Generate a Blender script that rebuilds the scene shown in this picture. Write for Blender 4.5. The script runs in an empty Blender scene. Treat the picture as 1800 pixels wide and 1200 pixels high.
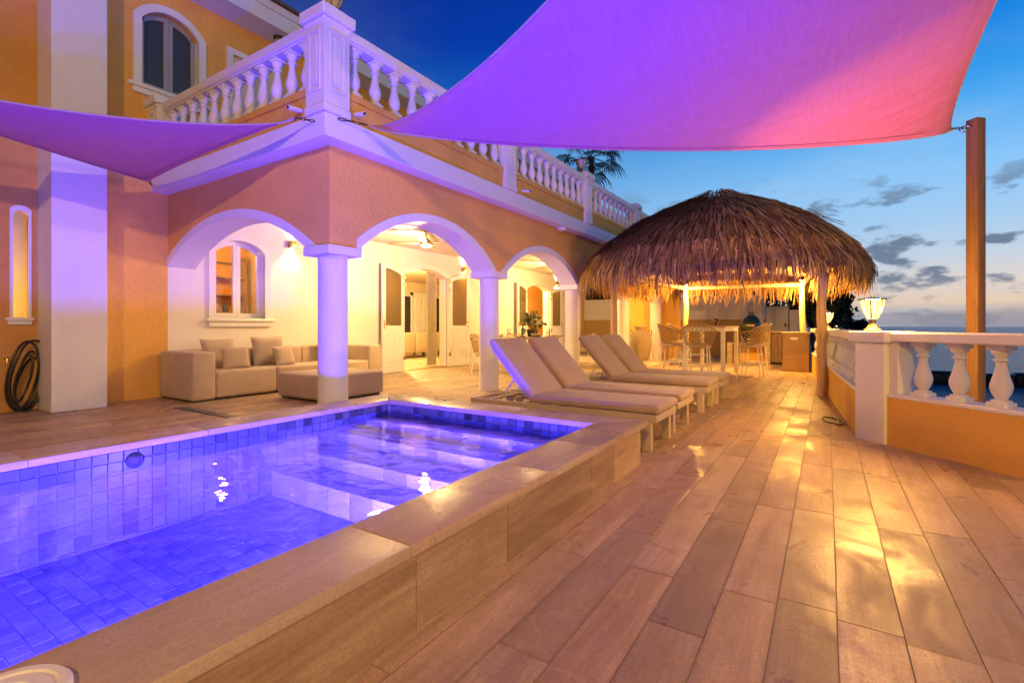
import bpy, bmesh, math, random
from mathutils import Vector, Matrix
R = random.Random(7)
scene = bpy.context.scene
COL = scene.collection
rad = math.radians

# ------------------------------------------------------------------ camera
cam = bpy.data.cameras.new("camera")
cam.sensor_width = 36.0
cam.lens = 36 * 861.6 / 1800
cam.shift_y = -27 / 1800
cam.clip_start = 0.05
cam.clip_end = 5000
camo = bpy.data.objects.new("camera", cam)
camo.location = (0, 0, 1.0)
camo.rotation_euler = (rad(90), 0, rad(32.74))
COL.objects.link(camo)
scene.camera = camo

# ------------------------------------------------------------------ sky (dusk)
SUN_EL, SUN_AZ = rad(-3.0), rad(35)          # azimuth measured from +Y towards +X
world = bpy.data.worlds.new("World")
scene.world = world
world.use_nodes = True
def build_world():
    nt = world.node_tree
    nt.nodes.clear()
    N = nt.nodes.new
    L = nt.links.new
    out = N("ShaderNodeOutputWorld")
    bg = N("ShaderNodeBackground")
    bg.inputs[1].default_value = 1.0
    L(bg.outputs[0], out.inputs[0])
    tc = N("ShaderNodeTexCoord")
    sep = N("ShaderNodeSeparateXYZ")
    L(tc.outputs["Generated"], sep.inputs[0])
    def math_(op, a, b=None, clamp=False):
        m = N("ShaderNodeMath"); m.operation = op; m.use_clamp = clamp
        for i, v in enumerate((a, b)):
            if v is None: continue
            if isinstance(v, (int, float)): m.inputs[i].default_value = v
            else: L(v, m.inputs[i])
        return m.outputs[0]
    x, y, z = sep.outputs
    el = math_("MULTIPLY", math_("ARCSINE", z), 2 / math.pi)       # 0 horizon .. 1 zenith
    def ramp(fac, stops):
        r = N("ShaderNodeValToRGB")
        e = r.color_ramp.elements
        while len(e) < len(stops): e.new(0.5)
        for k, (p, c) in enumerate(stops):
            e[k].position = p; e[k].color = (*c, 1)
        L(fac, r.inputs[0])
        return r.outputs[0]
    warm = ramp(el, [(0.0, (.33, .32, .38)), (.012, (.38, .34, .37)), (.023, (.80, .60, .44)), (.042, (.76, .66, .60)), (.072, (.54, .65, .78)), (.105, (.38, .61, .88)),
                     (.155, (.25, .56, .95)), (.21, (.05, .38, .89)), (.26, (.006, .26, .80)), (.36, (.001, .11, .52)), (.55, (.001, .05, .30)), (1.0, (.001, .03, .18))])
    cool = ramp(el, [(0.0, (.36, .45, .58)), (.05, (.34, .54, .76)), (.12, (.26, .52, .82)), (.20, (.11, .35, .74)),
                     (.27, (.008, .12, .54)), (.33, (.001, .045, .42)), (.45, (.001, .022, .28)), (1.0, (.001, .015, .15))])
    sx, sy = math.sin(SUN_AZ), math.cos(SUN_AZ)
    d = math_("ADD", math_("MULTIPLY", x, sx), math_("MULTIPLY", y, sy))
    hl = math_("SQRT", math_("ADD", math_("ADD", math_("MULTIPLY", x, x), math_("MULTIPLY", y, y)), 1e-5))
    ca = math_("DIVIDE", d, hl)
    mr = N("ShaderNodeMapRange"); mr.interpolation_type = "SMOOTHSTEP"
    mr.inputs[1].default_value = .42; mr.inputs[2].default_value = .97
    L(ca, mr.inputs[0])
    mix = N("ShaderNodeMixRGB"); L(mr.outputs[0], mix.inputs[0]); L(cool, mix.inputs[1]); L(warm, mix.inputs[2])
    sky = N("ShaderNodeTexSky"); sky.sky_type = "NISHITA"; sky.sun_disc = False
    sky.sun_elevation = SUN_EL; sky.sun_rotation = SUN_AZ
    sk = N("ShaderNodeMixRGB"); sk.blend_type = "ADD"; sk.inputs[0].default_value = 0.03
    L(mix.outputs[0], sk.inputs[1]); L(sky.outputs[0], sk.inputs[2])
    # clouds, thin sheets projected on a flat layer
    zz = math_("ADD", math_("MAXIMUM", z, 0.0), 0.07)
    cb = N("ShaderNodeCombineXYZ")
    L(math_("DIVIDE", x, zz), cb.inputs[0]); L(math_("DIVIDE", y, zz), cb.inputs[1])
    n1 = N("ShaderNodeTexNoise"); n1.inputs["Scale"].default_value = .55; n1.inputs["Detail"].default_value = 9; n1.inputs["Roughness"].default_value = .58
    L(cb.outputs[0], n1.inputs["Vector"])
    wisp = N("ShaderNodeMapRange"); wisp.interpolation_type = "SMOOTHSTEP"
    wisp.inputs[1].default_value = .47; wisp.inputs[2].default_value = .72; wisp.inputs[4].default_value = .35
    L(n1.outputs[0], wisp.inputs[0])
    fade = N("ShaderNodeMapRange"); fade.inputs[1].default_value = .42; fade.inputs[2].default_value = .18
    L(el, fade.inputs[0])
    w = math_("MULTIPLY", wisp.outputs[0], fade.outputs[0])
    m2 = N("ShaderNodeMixRGB"); L(w, m2.inputs[0]); L(sk.outputs[0], m2.inputs[1]); m2.inputs[2].default_value = (.50, .66, .82, 1)
    # low cumulus near the horizon: dark against the glow
    mp = N("ShaderNodeMapping"); mp.inputs["Scale"].default_value = (3.6, 3.6, 9.0); mp.inputs["Location"].default_value = (1.7, .35, .2)
    L(tc.outputs["Generated"], mp.inputs[0])
    n2 = N("ShaderNodeTexNoise"); n2.inputs["Scale"].default_value = 2.1; n2.inputs["Detail"].default_value = 8; n2.inputs["Roughness"].default_value = .56
    L(mp.outputs[0], n2.inputs["Vector"])
    cl = N("ShaderNodeMapRange"); cl.interpolation_type = "SMOOTHSTEP"
    cl.inputs[1].default_value = .53; cl.inputs[2].default_value = .60; cl.inputs[4].default_value = .9
    L(n2.outputs[0], cl.inputs[0])
    band = ramp(el, [(0.0, (.3,)*3), (.02, (.5,)*3), (.05, (1,)*3), (.12, (1,)*3), (.17, (.0,)*3), (1.0, (0,)*3)])
    c2 = math_("MULTIPLY", cl.outputs[0], band)
    m3 = N("ShaderNodeMixRGB"); L(c2, m3.inputs[0]); L(m2.outputs[0], m3.inputs[1]); m3.inputs[2].default_value = (.13, .185, .28, 1)
    # the sky away from the afterglow is darker at dusk
    dk = N("ShaderNodeMapRange"); dk.interpolation_type = "SMOOTHSTEP"
    dk.inputs[1].default_value = -.75; dk.inputs[2].default_value = .55; dk.inputs[3].default_value = .22; dk.inputs[4].default_value = 1.0
    L(ca, dk.inputs[0])
    m4 = N("ShaderNodeMixRGB"); m4.blend_type = "MULTIPLY"; m4.inputs[0].default_value = 1.0
    L(m3.outputs[0], m4.inputs[1]); L(dk.outputs[0], m4.inputs[2])
    L(m4.outputs[0], bg.inputs[0])
build_world()
sun = bpy.data.lights.new("afterglow_sun", "SUN")
sun.energy = 0.03; sun.angle = rad(20); sun.color = (1, .72, .5)
suno = bpy.data.objects.new("afterglow_sun", sun)
suno.rotation_euler = Vector((math.sin(SUN_AZ), math.cos(SUN_AZ), .05)).to_track_quat("Z", "Y").to_euler()
COL.objects.link(suno)
scene.view_settings.view_transform = "Standard"
scene.view_settings.look = "None"
scene.view_settings.exposure = 0.0
scene.view_settings.gamma = 1.0
scene.view_settings.use_curve_mapping = False
scene.render.engine = "CYCLES"
scene.cycles.use_denoising = True
scene.cycles.max_bounces = 8
scene.cycles.transparent_max_bounces = 12
scene.cycles.sample_clamp_indirect = 6.0
WARM = (1.0, .50, .09)
WARMW = (1.0, .65, .23)
POOLC = (.062, .036, 1.0)

# ------------------------------------------------------------------ materials
def new_mat(name):
    m = bpy.data.materials.new(name); m.use_nodes = True
    nt = m.node_tree; nt.nodes.clear()
    return m, nt
class G:
    """tiny node-graph helper"""
    def __init__(s, name):
        s.m, s.nt = new_mat(name)
        s.out = s.n("ShaderNodeOutputMaterial")
    def n(s, t, **kw):
        nd = s.nt.nodes.new(t)
        for k, v in kw.items():
            if hasattr(nd, k): setattr(nd, k, v)
        return nd
    def l(s, a, b): s.nt.links.new(a, b)
    def set(s, sock, v):
        if isinstance(v, bpy.types.NodeSocket): s.l(v, sock)
        elif isinstance(v, (tuple, list)) and len(v) == 3 and sock.type == "RGBA": sock.default_value = (*v, 1)
        else: sock.default_value = v
    def coord(s, scale=(1, 1, 1), rand=None):
        tc = s.n("ShaderNodeTexCoord"); mp = s.n("ShaderNodeMapping")
        mp.inputs["Scale"].default_value = scale
        s.l(tc.outputs["Object"], mp.inputs[0])
        if rand is not None:
            c = s.n("ShaderNodeCombineXYZ")
            for i, k in enumerate((37.0, 91.0, 53.0)):
                s.l(s.math("MULTIPLY", rand, k), c.inputs[i])
            s.l(c.outputs[0], mp.inputs["Location"])
        return mp.outputs[0]
    def math(s, op, a, b=None, clamp=False):
        m = s.n("ShaderNodeMath"); m.operation = op; m.use_clamp = clamp
        s.set(m.inputs[0], a)
        if b is not None: s.set(m.inputs[1], b)
        return m.outputs[0]
    def noise(s, vec, scale, detail=4, rough=.5, dist=0):
        n = s.n("ShaderNodeTexNoise")
        s.l(vec, n.inputs["Vector"])
        n.inputs["Scale"].default_value = scale; n.inputs["Detail"].default_value = detail
        n.inputs["Roughness"].default_value = rough; n.inputs["Distortion"].default_value = dist
        return n.outputs[0]
    def ramp(s, fac, stops):
        r = s.n("ShaderNodeValToRGB"); e = r.color_ramp.elements
        while len(e) < len(stops): e.new(.5)
        for k, (p, c) in enumerate(stops):
            e[k].position = p; e[k].color = (*c, 1) if len(c) == 3 else c
        s.l(fac, r.inputs[0]); return r.outputs[0]
    def mr(s, v, a, b, c=0., d=1.):
        m = s.n("ShaderNodeMapRange")
        s.l(v, m.inputs[0])
        for i, q in zip((1, 2, 3, 4), (a, b, c, d)): m.inputs[i].default_value = q
        return m.outputs[0]
    def mix(s, fac, a, b, mode="MIX"):
        m = s.n("ShaderNodeMixRGB"); m.blend_type = mode
        s.set(m.inputs[0], fac); s.set(m.inputs[1], a); s.set(m.inputs[2], b)
        return m.outputs[0]
    def bump(s, h, strength=.3, dist=.01, normal=None):
        b = s.n("ShaderNodeBump"); b.inputs["Strength"].default_value = strength; b.inputs["Distance"].default_value = dist
        s.l(h, b.inputs["Height"])
        if normal is not None: s.l(normal, b.inputs["Normal"])
        return b.outputs[0]
    def bsdf(s, color, rough=.5, normal=None, metal=0., spec=.5, **kw):
        b = s.n("ShaderNodeBsdfPrincipled")
        s.set(b.inputs["Base Color"], color); s.set(b.inputs["Roughness"], rough); s.set(b.inputs["Metallic"], metal)
        s.set(b.inputs["Specular IOR Level"], spec)
        if normal is not None: s.l(normal, b.inputs["Normal"])
        for k, v in kw.items(): s.set(b.inputs[k.replace("_", " ")], v)
        return b.outputs[0]
    def done(s, shader):
        s.l(shader, s.out.inputs[0]); return s.m

def scl(c, k): return tuple(v * k for v in c)
def stucco(name, col, depth=.012, scale=26, spec=.25):
    g = G(name); v = g.coord()
    big = g.noise(v, 1.3, 5, .6)
    n = g.noise(v, scale, 6, .62, .6); n2 = g.noise(v, scale * 3.2, 3, .5)
    c = g.mix(g.mr(big, .3, .7), scl(col, .84), scl(col, 1.06))
    c = g.mix(g.mr(n, .35, .5, .3, 0), c, scl(col, .72))
    h = g.math("ADD", n, g.math("MULTIPLY", n2, .35))
    return g.done(g.bsdf(c, .85, g.bump(h, .8, depth), spec=spec))
def paint(name, col, rough=.55, depth=.0015, scale=60, var=.06):
    g = G(name); v = g.coord()
    big = g.noise(v, 2.2, 6, .65); n = g.noise(v, scale, 4, .6)
    c = g.mix(g.mr(big, .3, .75), scl(col, 1 - var), scl(col, 1 + var * .4))
    return g.done(g.bsdf(c, g.mr(big, .3, .7, rough - .06, rough + .08), g.bump(n, .5, depth)))
def metal(name, col, rough=.35, met=1.0):
    g = G(name); v = g.coord(); n = g.noise(v, 40, 4)
    return g.done(g.bsdf(g.mix(g.mr(n, .3, .7), scl(col, .85), col), g.mr(n, .3, .7, rough - .06, rough + .1), metal=met))
def fabric(name, col, weave=420, depth=.0009, sheen=.2, var=.1):
    g = G(name); v = g.coord()
    big = g.noise(v, 5, 5, .6)
    w1 = g.n("ShaderNodeTexWave"); w1.inputs["Scale"].default_value = weave / 6.3; w1.bands_direction = "X"
    w2 = g.n("ShaderNodeTexWave"); w2.inputs["Scale"].default_value = weave / 6.3; w2.bands_direction = "Y"
    w3 = g.n("ShaderNodeTexWave"); w3.inputs["Scale"].default_value = weave / 6.3; w3.bands_direction = "Z"
    for w in (w1, w2, w3): g.l(v, w.inputs["Vector"]); w.inputs["Distortion"].default_value = 1.5; w.inputs["Detail Scale"].default_value = 30
    h = g.math("ADD", g.math("MULTIPLY", w1.outputs[1], w2.outputs[1]), w3.outputs[1])
    fine = g.noise(v, 180, 3)
    c = g.mix(g.mr(big, .3, .7), scl(col, 1 - var), scl(col, 1 + var * .6))
    c = g.mix(g.mr(fine, .3, .7, .3, 0), c, scl(col, .7))
    wr = g.noise(v, 9, 3, .5)
    nb = g.bump(wr, .35, .012)
    return g.done(g.bsdf(c, .9, g.bump(h, .5, depth, nb), spec=.15, Sheen_Weight=sheen))
def travertine(name, island=False, axis="Y", base=(.63, .46, .28), dark=(.33, .225, .13), light=(.82, .64, .42), rough=(.27, .60), var=((.80, .78, .78),), edges=None):
    g = G(name)
    if island:
        geo = g.n("ShaderNodeNewGeometry"); rnd = geo.outputs["Random Per Island"]
    else:
        oi = g.n("ShaderNodeObjectInfo"); rnd = oi.outputs["Random"]
    st = {"Y": (5.5, .55, 5.5), "X": (.55, 5.5, 5.5)}[axis]
    v = g.coord(st, rnd); vu = g.coord((1, 1, 1), rnd)
    streak = g.noise(v, 1.5, 8, .62, .9)
    cloud = g.noise(vu, 2.6, 6, .6)
    pits = g.noise(v, 16, 5, .7); grit = g.noise(vu, 95, 4, .75); fines = g.noise(g.coord({"Y": (40, 2.2, 40), "X": (2.2, 40, 40)}[axis], rnd), 2, 6, .7, .6)
    r2 = g.math("FRACT", g.math("MULTIPLY", rnd, 17.3))
    c = g.ramp(g.math("ADD", g.math("MULTIPLY", streak, .85), g.mr(rnd, 0, 1, -.12, .14)),
               [(.26, dark), (.42, scl(base, .80)), (.53, base), (.66, light)])
    c = g.mix(g.mr(cloud, .44, .66, 0, .6), c, scl(dark, 1.2))
    c = g.mix(g.mr(pits, .33, .27, 0, .4), c, scl(dark, .7))
    c = g.mix(g.mr(grit, .36, .58, .42, 0), c, scl(dark, .6))
    c = g.mix(g.mr(fines, .35, .62, .45, 0), c, scl(dark, .95))
    if edges:
        gc = g.n("ShaderNodeTexCoord"); sp_ = g.n("ShaderNodeSeparateXYZ"); g.l(gc.outputs["Generated"], sp_.inputs[0])
        ex = g.math("MULTIPLY", g.math("MINIMUM", sp_.outputs[0], g.math("SUBTRACT", 1.0, sp_.outputs[0])), edges[0])
        ey = g.math("MULTIPLY", g.math("MINIMUM", sp_.outputs[1], g.math("SUBTRACT", 1.0, sp_.outputs[1])), edges[1])
        ed_ = g.math("SUBTRACT", g.math("MINIMUM", ex, ey), g.math("MULTIPLY", g.noise(vu, 14, 5, .7), .016))
        c = g.mix(g.mr(ed_, .003, -.006, 0, .28), c, scl(dark, .5))
    wm = g.noise(vu, 1.7, 3, .5, 1.5)
    c = g.mix(g.math("MULTIPLY", g.mr(g.math("ABSOLUTE", g.math("SUBTRACT", wm, .52)), .02, .0, 0, .16), g.mr(cloud, .45, .6)), c, scl(light, .95))
    c = g.mix(1.0, c, g.ramp(r2, [(0, var[0]), (.5, (1, 1, 1)), (1, (1.0, .93, .86))]), "MULTIPLY")
    rg = g.mr(g.noise(vu, 2.2, 8, .72, 1.0), .40, .60, rough[0], rough[1])
    h = g.math("ADD", g.math("MULTIPLY", pits, .7), g.math("MULTIPLY", g.noise(vu, 38, 5, .7), .5))
    return g.done(g.bsdf(c, rg, g.bump(h, .45, .004), spec=.5))
def wood(name, col, dark, axis=2, scale=7, rough=.7):
    g = G(name); s_ = [scale * 2.2] * 3; s_[axis] = scale * .12
    v = g.coord(tuple(s_)); n = g.noise(v, 1.6, 8, .65, 1.2); n2 = g.noise(g.coord(), 3, 3)
    kn = g.noise(g.coord((3, 3, 1.1)), 1.6, 2, .4)
    c = g.ramp(n, [(.3, dark), (.5, col), (.7, scl(col, 1.15))])
    c = g.mix(g.mr(kn, .70, .76), c, scl(dark, .5))
    return g.done(g.bsdf(c, rough, g.bump(n, .5, .004), spec=.3))
def glass(name, tint=(.9, .9, .88), mixv=.86):
    g = G(name)
    t = g.n("ShaderNodeBsdfTransparent"); t.inputs[0].default_value = (*tint, 1)
    gl = g.n("ShaderNodeBsdfGlossy"); gl.inputs["Roughness"].default_value = .02
    fr = g.n("ShaderNodeFresnel"); fr.inputs[0].default_value = 1.5
    mx = g.n("ShaderNodeMixShader")
    g.l(g.math("ADD", g.math("MULTIPLY", fr.outputs[0], .9), .03), mx.inputs[0]); g.l(t.outputs[0], mx.inputs[1]); g.l(gl.outputs[0], mx.inputs[2])
    return g.done(mx.outputs[0])
def emit(name, col, strength, transp=0.0):
    g = G(name); e = g.n("ShaderNodeEmission"); e.inputs[0].default_value = (*col, 1); e.inputs[1].default_value = strength
    if transp <= 0: return g.done(e.outputs[0])
    t = g.n("ShaderNodeBsdfTransparent"); mx = g.n("ShaderNodeMixShader"); mx.inputs[0].default_value = transp
    g.l(e.outputs[0], mx.inputs[1]); g.l(t.outputs[0], mx.inputs[2])
    return g.done(mx.outputs[0])

M = {}
M["yellow"] = stucco("yellow_stucco", (.86, .475, .11), .018, 24)
M["yellow_smooth"] = stucco("yellow_smooth_render", (.82, .46, .09), .003, 40)
M["orange"] = stucco("orange_stucco", (.66, .34, .08), .006, 14)
M["white"] = paint("white_paint", (.80, .78, .75))
M["cream"] = paint("cream_plaster", (.80, .76, .68), .7, .002, 40)
M["door_white"] = paint("door_white", (.82, .80, .75), .4)
M["far_white"] = paint("far_wall_white", (.62, .56, .52), .8)
M["far_brown"] = paint("far_wall_ochre", (.40, .24, .08), .8)
M["plank"] = travertine("travertine_plank", edges=(.181, 1.06))
M["plank_i"] = travertine("travertine_planking", True)
M["grout"] = paint("grout", (.36, .26, .18), .9, .003, 90)
M["clad"] = travertine("travertine_cladding", False, "Y", (.66, .48, .29), (.33, .21, .11), (.80, .62, .41), (.4, .65))
M["coping"] = travertine("travertine_coping", False, "Y", (.68, .53, .37), (.46, .33, .22), (.76, .62, .46), (.22, .5), ((.92, .92, .92),))
M["deck"] = travertine("travertine_counter", False, "X", (.52, .39, .25), (.32, .22, .14), (.62, .48, .32), (.4, .6))
M["cushion"] = fabric("taupe_cushion", (.47, .35, .25))
M["sofa"] = fabric("sofa_fabric", (.54, .42, .29), 380)
M["pillow"] = fabric("pillow_fabric", (.50, .39, .28), 300)
M["alu"] = paint("taupe_metal", (.52, .42, .32), .38, .0005)
M["whitemetal"] = paint("white_metal", (.78, .74, .66), .35, .0003)
M["darkmetal"] = metal("dark_metal", (.05, .045, .04), .45, .6)
M["brass"] = metal("brass", (.60, .42, .20), .3)
M["steel"] = metal("steel", (.55, .53, .5), .3)
M["lampmetal"] = paint("lamp_metal", (.17, .115, .065), .45, .001)
M["black"] = paint("black_rubber", (.012, .012, .013), .42, .001)
M["kamado"] = paint("kamado_ceramic", (.010, .020, .016), .22, .003, 120)
M["rope"] = fabric("rope", (.46, .32, .17), 700, .002)
M["terracotta"] = stucco("urn_clay", (.36, .27, .165), .004, 30)
M["post"] = wood("peeled_log", (.62, .40, .20), (.36, .21, .10))
M["pole"] = wood("timber_post", (.25, .13, .055), (.13, .065, .028), scale=9)
M["slat"] = wood("cabinet_slat", (.24, .15, .09), (.12, .07, .045))
M["tabletop"] = paint("table_top", (.55, .44, .30), .4, .001)
M["glass"] = glass("window_glass")
M["glass_dark"] = glass("dark_window_glass", (.55, .55, .55))
def reflect_tint(name, col):
    g = G(name); v = g.coord(); t = g.n("ShaderNodeBsdfTransparent"); t.inputs[0].default_value = (.8, .62, .3, 1)
    mx = g.n("ShaderNodeMixShader"); mx.inputs[0].default_value = .6
    g.l(t.outputs[0], mx.inputs[1]); g.l(g.bsdf(col, .08, spec=.5), mx.inputs[2]); return g.done(mx.outputs[0])
M["door_glass"] = reflect_tint("amber_reflection_glass", (.28, .20, .09))  # amber reflection of the lit interior put into the pane colour
M["amber_glass"] = glass("drinking_glass", (.95, .95, .93))
M["shade"] = emit("lamp_glass_glow", (1, .62, .24), 1.9, .4)
M["capglass"] = glass("lamp_cap_glass", (.75, .62, .45))
M["glow"] = emit("lamp_disc_glow", (1, .72, .34), 14.0)
M["fanglow"] = emit("fan_lamp_glow", (1, .76, .42), 9.0)
M["farlight"] = emit("far_house_light", (1, .72, .3), 5.0)
M["unlit"] = paint("frosted_lamp", (.55, .52, .5), .3, .0005)
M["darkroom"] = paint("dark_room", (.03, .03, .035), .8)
M["rooftile"] = stucco("roof_edge", (.16, .11, .085), .02, 9)
M["leaf"] = None

# ------------------------------------------------------------------ mesh helpers
class MB:
    def __init__(s): s.v = []; s.f = []
    def add(s, vs, fs, mtx=None):
        o = len(s.v)
        s.v.extend([tuple(mtx @ Vector(p)) for p in vs] if mtx is not None else [tuple(p) for p in vs])
        s.f.extend([tuple(i + o for i in f) for f in fs])
        return s
    def box(s, x0, x1, y0, y1, z0, z1, bev=0, seg=1, mtx=None):
        if bev <= 0:
            vs = [(x, y, z) for z in (z0, z1) for y in (y0, y1) for x in (x0, x1)]
            fs = [(0, 2, 3, 1), (4, 5, 7, 6), (0, 1, 5, 4), (2, 6, 7, 3), (0, 4, 6, 2), (1, 3, 7, 5)]
            return s.add(vs, fs, mtx)
        bm = bmesh.new()
        bmesh.ops.create_cube(bm, size=1)
        for v in bm.verts:
            v.co = Vector(((x0 + x1) / 2 + v.co.x * (x1 - x0), (y0 + y1) / 2 + v.co.y * (y1 - y0), (z0 + z1) / 2 + v.co.z * (z1 - z0)))
        bmesh.ops.bevel(bm, geom=bm.edges[:], offset=min(bev, .49 * min(x1 - x0, y1 - y0, z1 - z0)), segments=seg, profile=.5, affect="EDGES")
        bm.verts.index_update()
        s.add([v.co[:] for v in bm.verts], [[v.index for v in f.verts] for f in bm.faces], mtx)
        bm.free(); return s
    def obox(s, c, size, rz, bev=0, seg=1):
        m = Matrix.Translation(c) @ Matrix.Rotation(rz, 4, "Z")
        a, b, d = (q / 2 for q in size)
        return s.box(-a, a, -b, b, -d, d, bev, seg, m)
    def lathe(s, prof, c=(0, 0, 0), seg=20, cap=True, mtx=None, sq=None):
        vs = []; fs = []
        for r, z in prof:
            for k in range(seg):
                a = 2 * math.pi * k / seg
                vs.append((c[0] + r * math.cos(a), c[1] + r * math.sin(a), c[2] + z))
        n = len(prof)
        for i in range(n - 1):
            for k in range(seg):
                k2 = (k + 1) % seg
                fs.append((i * seg + k, i * seg + k2, (i + 1) * seg + k2, (i + 1) * seg + k))
        if cap:
            fs.append(tuple(range(seg - 1, -1, -1))); fs.append(tuple((n - 1) * seg + k for k in range(seg)))
        return s.add(vs, fs, mtx)
    def tube(s, pts, r, seg=8, closed=False, r1=None):
        pts = [Vector(p) for p in pts]; n = len(pts); vs = []; fs = []
        up = None
        for i, p in enumerate(pts):
            if closed: t = pts[(i + 1) % n] - pts[i - 1]
            else: t = pts[min(i + 1, n - 1)] - pts[max(i - 1, 0)]
            t.normalize()
            if up is None:
                up = Vector((0, 0, 1)) if abs(t.z) < .9 else Vector((1, 0, 0))
            a = t.cross(up)
            if a.length < 1e-5: a = t.cross(Vector((0, 1, .1)))
            a.normalize(); b = a.cross(t); up = -b if False else b
            rr = r if r1 is None else r + (r1 - r) * i / max(1, n - 1)
            for k in range(seg):
                th = 2 * math.pi * k / seg
                vs.append(p + a * (rr * math.cos(th)) + b * (rr * math.sin(th)))
        m = n if closed else n - 1
        for i in range(m):
            j = (i + 1) % n
            for k in range(seg):
                k2 = (k + 1) % seg
                fs.append((i * seg + k, i * seg + k2, j * seg + k2, j * seg + k))
        if not closed:
            fs.append(tuple(range(seg - 1, -1, -1))); fs.append(tuple((n - 1) * seg + k for k in range(seg)))
        return s.add(vs, fs)
    def prism(s, poly, fn, a, b):
        """extrude the 2-D polygon between depth a and b; fn(u, v, d) -> xyz"""
        n = len(poly)
        vs = [fn(u, v, a) for u, v in poly] + [fn(u, v, b) for u, v in poly]
        fs = [tuple(range(n - 1, -1, -1)), tuple(range(n, 2 * n))]
        for i in range(n):
            j = (i + 1) % n
            fs.append((i, j, n + j, n + i))
        return s.add(vs, fs)
    def strip(s, us, lo, hi, fn, a, b):
        """slab between two curves lo(u) < hi(u), from depth a to b"""
        vs = []; fs = []
        for u in us:
            for d in (a, b):
                vs.append(fn(u, lo(u), d)); vs.append(fn(u, hi(u), d))
        n = len(us)
        for i in range(n - 1):
            p, q = 4 * i, 4 * i + 4
            fs += [(p, q, q + 1, p + 1), (p + 2, p + 3, q + 3, q + 2), (p, p + 2, q + 2, q), (p + 1, q + 1, q + 3, p + 3)]
        e = 4 * (n - 1)
        fs += [(0, 1, 3, 2), (e, e + 2, e + 3, e + 1)]
        return s.add(vs, fs)
    def grid(s, nu, nv, fn):
        vs = [fn(i / nu, j / nv) for j in range(nv + 1) for i in range(nu + 1)]
        fs = [(j * (nu + 1) + i, j * (nu + 1) + i + 1, (j + 1) * (nu + 1) + i + 1, (j + 1) * (nu + 1) + i) for j in range(nv) for i in range(nu)]
        return s.add(vs, fs)

ROOT = {}
def base_of(p):
    while p is not None:
        if p in ROOT: return ROOT[p]
        p = p.parent
    return Vector((0, 0, 0))
def obj(name, mb, mat, parent=None, smooth=35, local=False):
    off = Vector((0, 0, 0)) if (parent is None or local) else base_of(parent)
    me = bpy.data.meshes.new(name)
    me.from_pydata([tuple(Vector(v) - off) for v in mb.v], [], mb.f)
    bm = bmesh.new(); bm.from_mesh(me); bmesh.ops.recalc_face_normals(bm, faces=bm.faces[:]); bm.to_mesh(me); bm.free()
    if smooth:
        me.polygons.foreach_set("use_smooth", [True] * len(me.polygons))
        me.set_sharp_from_angle(angle=rad(smooth))
    me.materials.append(mat)
    o = bpy.data.objects.new(name, me); COL.objects.link(o)
    if parent is not None: o.parent = parent
    return o
def tag(o, label=None, cat=None, group=None, kind=None):
    if label: o["label"] = label
    if cat: o["category"] = cat
    if group: o["group"] = group
    if kind: o["kind"] = kind
    return o
def thing(name, loc, label, cat, group=None, rz=0):
    o = bpy.data.objects.new(name, None); o.empty_display_size = .1; COL.objects.link(o)
    o.location = loc; o.rotation_euler = (0, 0, rz); ROOT[o] = Vector(loc)
    return tag(o, label, cat, group)
def copy_tree(o, parent=None):
    c = o.copy(); COL.objects.link(c)
    if parent is not None: c.parent = parent
    for ch in [q for q in bpy.data.objects if q.parent == o]: copy_tree(ch, c)
    return c
def inst(name, src, loc, parent, rz=0):
    """another piece sharing src's mesh, at loc in the parent's space"""
    o = bpy.data.objects.new(name, src.data); COL.objects.link(o); o.parent = parent; o.location = loc; o.rotation_euler = (0, 0, rz)
    return o
def light(kind, name, loc, power, col, size=.05, parent=None, aim=None, spot=None, blend=.6):
    l = bpy.data.lights.new(name, kind); l.energy = power; l.color = col
    if kind in ("POINT", "SPOT"): l.shadow_soft_size = size
    if kind == "AREA": l.size = size
    if spot: l.spot_size = rad(spot); l.spot_blend = blend
    o = bpy.data.objects.new(name, l); COL.objects.link(o)
    o.location = Vector(loc) - (base_of(parent) if parent else Vector((0, 0, 0)))
    if parent: o.parent = parent
    if aim is not None: o.rotation_euler = Vector(aim).to_track_quat("-Z", "Y").to_euler()
    return o
def lin(a, b, n): return [a + (b - a) * i / n for i in range(n + 1)]
def camz(x, y): return y * .8412 - x * .5408
def campx(x, y): return 900 + 861.6 * (x * .8412 + y * .5408) / max(.05, camz(x, y))

# world layout constants (metres; camera at 0,0,1; facade runs along +Y)
XF = -4.30      # arcade outer face
YC = 3.22       # arcade left face
XW = -7.80      # house wall
ZP = .29        # pool coping top
PX0, PX1, PY0, PY1 = -3.58, -1.43, -2.2, 3.35   # pool inside
ZW = .187       # water line
ZF = -.29       # pool floor
XW = -7.90
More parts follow.
